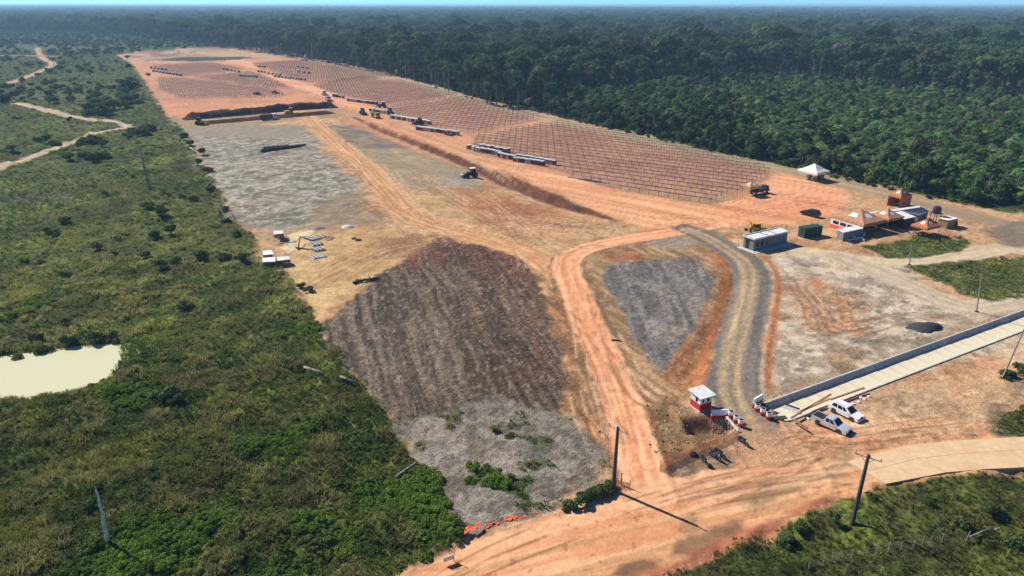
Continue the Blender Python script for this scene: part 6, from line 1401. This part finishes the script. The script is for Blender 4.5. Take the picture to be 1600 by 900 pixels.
# ------------------------------------------------------------------ bare racking: rows of posts with a rail
RD = R(-33.7); RE = np.array([math.cos(RD), math.sin(RD)]); RN = np.array([-RE[1], RE[0]])
q = MB(); q.box(-.05, .05, -.05, .05, -.1, 1.35); POSTM = q.mesh('post', M['galv'])
PHR = {'front': 'front array', 'middle': 'middle array', 'upper': 'upper array', 'far': 'far array', 'west far': 'far western array', 'west near': 'near western array', 'west east': 'eastern western-field array'}
for key, poly in ARRAYS.items():
    L2 = poly @ RE; C2 = poly @ RN; row = 0; pitch = 5.0 if key in ('front', 'middle') else 5.4
    c = C2.min() + 1.5
    while c < C2.max() - 1:
        hits = []
        for i in range(len(poly)):
            a, b = (L2[i], C2[i]), (L2[(i + 1) % len(poly)], C2[(i + 1) % len(poly)])
            if (a[1] > c) != (b[1] > c): hits.append(a[0] + (c - a[1]) * (b[0] - a[0]) / (b[1] - a[1]))
        c0 = c; c += pitch
        if len(hits) < 2 or max(hits) - min(hits) < 8: continue
        s0 = math.ceil((min(hits) + 1.0) / 3.1) * 3.1; n = int((max(hits) - 1.0 - s0) / 3.1)
        if n < 2: continue
        o = RE * s0 + RN * c0; zz = zat(*o)
        t = thing('rack_row', 'bare grey rack row of the %s, %s from its south edge' % (PHR[key], ordi(row)), 'rack', (o[0], o[1], zz), RD, 'rack rows of the ' + PHR[key]); row += 1
        st_ = 3.1
        q = MB(); q.box(-.3, n * st_ + .3, -.085, .085, 1.352, 1.49); q.build('rail', M['galv'], t)
        if key == 'front':
            for k in range(n + 1): link('post', POSTM, t, (k * st_, 0, 0))
            q = MB()
            for k in range(n + 1): q.add([(k * st_ - .05, -.45, 1.45), (k * st_ + .05, -.45, 1.45), (k * st_ + .05, .45, 1.6), (k * st_ - .05, .45, 1.6), (k * st_ - .05, -.45, 1.54), (k * st_ + .05, -.45, 1.54), (k * st_ + .05, .45, 1.69), (k * st_ - .05, .45, 1.69)], [(3, 2, 1, 0), (4, 5, 6, 7), (0, 1, 5, 4), (1, 2, 6, 5), (2, 3, 7, 6), (3, 0, 4, 7)])
            o_ = q.build('rafters', M['galv'], t); o_['kind'] = 'stuff'
        else:
            q = MB(); ww = .055 if key == 'middle' else .075
            for k in range(n + 1): q.box(k * st_ - ww, k * st_ + ww, -ww, ww, -.1, 1.35)
            o_ = q.build('posts', M['galv'], t); o_['kind'] = 'stuff'

# ------------------------------------------------------------------ west yard, logs, fence
def shed(label, quad, z1, name='white_shed'):
    c = at(*quad[0]); t = thing(name, label, 'shed', (c[0], c[1], 0)); quadblock(quad, z1, z1 - .12, 'roof', 'roof_white', t)
    for u, v in quad:
        x_, y_ = at(u, v, z1); q = MB(); q.tube([(x_ - c[0], y_ - c[1], -.1), (x_ - c[0], y_ - c[1], z1 - .1)], .07, 5); q.build('post', M['timber'], t)
    cc_ = np.array([at(u, v, z1) for u, v in quad]); a, b = cc_[3], cc_[2]; q = MB(); q.add([(a[0] - c[0], a[1] - c[1], 0), (b[0] - c[0], b[1] - c[1], 0), (b[0] - c[0], b[1] - c[1], z1 - .13), (a[0] - c[0], a[1] - c[1], z1 - .13)], [(0, 1, 2, 3)]); q.build('back_wall', M['timber'], t)
shed('white-roofed shed at the west end of the sand lot', [(410, 409.5), (430.5, 408.5), (430, 401.5), (410.5, 402.5)], 1.9)
shed('small white roof behind the white-roofed shed', [(411, 398.5), (428, 397), (424.5, 390.5), (410, 391.5)], 2.2)
shed('low white roof beside the shed at the sand lot', [(433, 407.5), (453, 405), (451.5, 400.5), (432, 401.5)], 1.4)
shed('small white shelter in the grass behind the sand lot', [(427, 366), (443, 364.5), (441.5, 360.2), (428, 361)], 1.8)
for j, (u, v, w_, h_, mt, lb) in enumerate([(545, 354.5, 2.0, .6, 'concrete', 'bright white heap of sand at the top of the sand lot'), (498, 357, 1.8, .5, 'block', 'grey heap of gravel behind the concrete blocks'), (1446, 512, 3.6, .75, 'dark_steel', 'dark heap of gravel north of the channel')]):
    r_ = random.Random(j); n = 18; vs = [(0, 0, h_)]; fs = []
    for i, (k, z_) in enumerate(((.4, .72), (.75, .28), (1.1, -.25))):
        for a in range(n): an = 2 * math.pi * a / n; rr = w_ * k * r_.uniform(.75, 1.25); vs.append((rr * math.cos(an), rr * .6 * math.sin(an), h_ * z_ * r_.uniform(.8, 1.15)))
    fs = [(0, 1 + a, 1 + (a + 1) % n) for a in range(n)] + [(1 + i * n + a, 1 + (i + 1) * n + a, 1 + (i + 1) * n + (a + 1) % n, 1 + i * n + (a + 1) % n) for i in range(2) for a in range(n)]
    o = MB(); o.add(vs, fs); tag(o.build('sand_heap', M[mt], None, smooth=True, loc=at3(u, v), rz=.2 * j), lb, 'heap')
bk = 0
for r0, (a, b, cnt, dep, ln) in enumerate([((482, 375), (494, 372), 6, 0, 3.4), ((486, 384), (500, 381), 6, 0, 2.6), ((490, 392), (504, 389), 6, 0, 2.4), ((488, 403), (506, 399.5), 8, 0, 2.6), ((499, 372), (510, 369.5), 4, 0, 2.2)]):
    A, C = np.array(at(*a)), np.array(at(*b)); an = math.atan2(C[1] - A[1], C[0] - A[0])
    for k in range(cnt):
        p = A + (C - A) * k / (cnt - 1); o = MB(); o.box(-.16, .16, -ln / 2, ln / 2, 0, .42 if r0 != 3 else .3)
        tag(o.build('concrete_block', M['concrete'] if (k + r0) % 2 else M['block'], None, bevel=.03, loc=(p[0], p[1], zat(*p)), rz=an + .1), 'long concrete block, %s in the %s row from the back of the sand lot' % (ordi(k), ordi(r0)), 'block', 'concrete blocks on the sand lot')
for j, (u, v, a_, ln, mt) in enumerate([(444, 372, .3, 2.0, 'timber'), (456, 378, 1.2, 1.6, 'concrete'), (438, 380, 2.0, 1.4, 'timber'), (474, 370, .2, 1.8, 'concrete'), (512, 374, -.9, 2.6, 'rust_plank'), (517, 371, -.9, 2.6, 'rust_plank'), (448, 416, .5, 1.5, 'timber'), (560, 375, .1, 1.2, 'dark'), (553, 373, .4, 1.0, 'dark'), (436, 424, 1.0, 1.2, 'grey_wood')]):
    t = thing('board_stack', 'small pile of boards on the sand lot, %s of the scattered piles' % ordi(j), 'boards', at3(u, v), a_, 'piles of boards on the sand lot')
    for k in range(5): q = MB(); q.box(-ln / 2, ln / 2, k * .24 - .6, k * .24 - .4, .02 + .05 * (k % 2), .16 + .05 * (k % 2)); q.build('board', M[mt], t, rz=.06 * (k - 2))
def log(label, a, b, r0, mt='grey_wood', z=.3, z1=None, bent=.0, cat='log', branches=2):
    A, C = at3(*a), at3(*b); z1 = z if z1 is None else z1; v = Vector(C) - Vector(A); t = thing('fallen_log', label, cat, A)
    m_ = v * .5 + Vector((-v.y, v.x, 0)) * bent; q = MB(); q.tube([(0, 0, z), tuple(m_ + Vector((0, 0, (z + z1) / 2))), tuple(v + Vector((0, 0, z1)))], [r0, r0 * .85, r0 * .55], 8); q.build('trunk', M[mt], t, smooth=True)
    for k in range(branches): p = m_ * (.8 + .5 * k); q = MB(); q.tube([tuple(p + Vector((0, 0, z))), tuple(p + Vector((v.y * .12 * (1 - 2 * k), -v.x * .12 * (1 - 2 * k), z + .6)))], [r0 * .4, r0 * .15], 5); q.build('branch', M[mt], t)
log('pale log pointing out of the pasture into the pale field', (620, 750), (651, 728), .20, z=.5)
log('dark-topped log at the edge of the ploughed field', (476, 578), (508, 590), .20, z=.7)
log('grey log lying from the pasture onto the ploughed field', (532, 593), (560, 603), .20, z=.5)
log('blackened forked log on the sand lot', (552, 444), (594, 436), .28, 'char_wood', bent=.08)
log('second blackened log lying beside the forked log', (556, 440), (592, 439), .22, 'char_wood', branches=1)
log('dark pile of burnt logs in the pale grey field', (408, 238), (478, 228), .7, 'char_wood', z=.5, branches=2)
log('burnt log at the west end of the burnt pile', (412, 235), (450, 231), .5, 'char_wood', z=.9)
log('white bleached log at the pasture edge of the pale grey field', (298, 232), (306, 240), .35, z=.4)
log('dark leaning pole beside the concrete blocks', (466, 391), (470, 379), .16, 'char_wood', z=.2, z1=1.6, branches=0)
log('dark beam lying against the concrete blocks', (462, 388), (484, 391), .18, 'char_wood', z=.2, branches=0)
log('dark tyre-like bundle on the service road margin', (955, 532), (970, 533), .14, 'char_wood', z=.15, branches=0, cat='debris')
log('pale stake lying in the grass past the wire fence', (1513, 848), (1545, 834), .09, z=.8, branches=0)
log('short pale stake beyond the end of the wire fence', (1552, 837), (1562, 833), .09, z=.8, branches=0)
t = thing('dead_tree', 'tall dead trunk with flared foot standing in the pasture', 'tree', at3(234, 295)); q = MB(); q.tube([(0, 0, -.3), (0, 0, .6), (-.25, 0, 6), (-.6, 0, 13.4)], [.75, .42, .26, .12], 8); q.build('trunk', M['grey_wood'], t, smooth=True)
for k in range(3): q = MB(); q.tube([(-.3 - .1 * k, 0, 7 + 2 * k), (-.3 + (1 if k % 2 else -1) * .9, .3, 8 + 2 * k)], [.08, .03], 5); q.build('branch', M['grey_wood'], t)
t = thing('dead_tree', 'bleached broken trunk standing in the near pasture', 'tree', at3(168, 850)); q = MB(); q.tube([(0, 0, -.3), (.10, 0, .7), (.20, 0, 1.5), (.16, 0, 2.6), (.3, .1, 3.8), (.22, .1, 4.8), (.30, .2, 6.0), (.22, .2, 6.6), (.26, .2, 7.2)], [.27, .21, .22, .16, .12, .13, .09, .09, .02], 7); q.build('trunk', M['bleached'], t); q = MB(); q.tube([(.28, .1, 4.4), (.6, 0, 4.9)], [.09, .03], 5); q.build('branch', M['bleached'], t)
t = thing('dead_tree', 'short bleached stump left of the broken trunk', 'stump', at3(107, 873)); q = MB(); q.tube([(0, 0, -.2), (-.05, 0, .6), (-.1, 0, 1.1)], [.13, .1, .05], 6); q.build('trunk', M['grey_wood'], t); q = MB(); q.tube([(0, 0, .3), (.3, 0, .4)], .04, 5); q.build('branch', M['grey_wood'], t)
t = thing('root_stump', 'upturned root plate with white legs at the pale field edge', 'stump', at3(346, 345)); r_ = random.Random(2)
for k in range(6): a = k * 1.05; q = MB(); q.tube([(0, 0, 2.2), (.5 * math.cos(a), .5 * math.sin(a), 1.1), (1.1 * math.cos(a), 1.1 * math.sin(a), -.1)], [.16, .14, .08], 5); q.build('root', M['grey_wood'], t)
t = thing('root_stump', 'dark root plate beside the pale field, white inside', 'stump', at3(328, 295)); 
for k in range(6): a = k * 1.05 + .4; q = MB(); q.tube([(0, 0, 1.6), (.6 * math.cos(a), .6 * math.sin(a), 1.0), (1.4 * math.cos(a), 1.4 * math.sin(a), -.1)], [.22, .18, .1], 5); q.build('root', M['char_wood' if k % 3 else 'grey_wood'], t)
# wire fence in the corner
pts = [(1262, 893), (1285, 884), (1299, 879), (1309, 877), (1330, 873), (1348, 869), (1368, 867), (1387, 864), (1406, 861), (1426, 857), (1440, 853), (1452, 852), (1470, 849), (1508, 846)]
W3 = [at3(*p) for p in pts]; o0 = Vector(W3[0]); t = thing('wire_fence', 'wire fence of pale wooden posts across the south-east grass', 'fence', W3[0])
for j, p in enumerate(W3): q = MB(); ln = (.1 if j < 13 else .7); q.tube([(0, 0, -.2), (ln * .6, ln * .3, 1.15)], .05, 5); q.build('post', M['post_wood'], t, loc=Vector(p) - o0)
for z_ in (.5, .85, 1.2):
    q = MB(); q.tube([tuple(Vector(p) - o0 + Vector((.04, .02, z_))) for p in W3], .012, 3); q.build('wire', M['galv'], t)
t = thing('road_sign', 'small cream board on a tilted post at the pasture corner', 'sign', at3(700, 880), face(690, 884, 706, 878)); q = MB(); q.tube([(.6, 0, -.2), (.75, 0, 1.5)], .05, 5); q.build('post', M['post_wood'], t)
q = MB(); q.box(-.5, .7, -.06, -.02, .35, .9); q.build('board', M['canvas_white'], t)
t = thing('fence_post', 'short dark post beside the left utility pole', 'post', at3(970, 757)); q = MB(); q.tube([(0, 0, -.2), (.02, 0, 1.6)], .06, 6); q.build('post_shaft', M['char_wood'], t); q = MB(); q.lathe([(.07, 1.58), (.03, 1.66)], 6, (.02, 0, 0)); q.build('post_tip', M['char_wood'], t)
# ------------------------------------------------------------------ things of one kind and place: told apart by their order from the west
def relabel():
    by = {}
    for o in scene.objects:
        if o.get('group') in ('shrubs of the pasture', 'trees along the forest edge', 'low palms of the regrowth', 'sacks heaped before the low shed') and 'label' in o: by.setdefault(o['label'], []).append(o)
    for lb, os_ in by.items():
        if len(os_) < 2: continue
        os_.sort(key=lambda o: o.location.x / (o.location.y + 20))
        for i, o in enumerate(os_): o['label'] = '%s, %s from west' % (lb, ordi(i))
relabel()
# ------------------------------------------------------------------ haze
hz = MB(); hz.box(-24000, 24000, -600, 23000, -30, 56)
hm = bpy.data.materials.new('haze'); hm.use_nodes = True
hn = hm.node_tree; hn.nodes.remove(hn.nodes['Principled BSDF'])
pv = hn.nodes.new('ShaderNodeVolumePrincipled')
pv.inputs['Color'].default_value = (0.45, 0.74, 1.0, 1); pv.inputs['Density'].default_value = 0.00017; pv.inputs['Anisotropy'].default_value = 0.1
hn.links.new(pv.outputs[0], hn.nodes['Material Output'].inputs['Volume'])
tag(hz.build('haze', hm), kind='stuff')
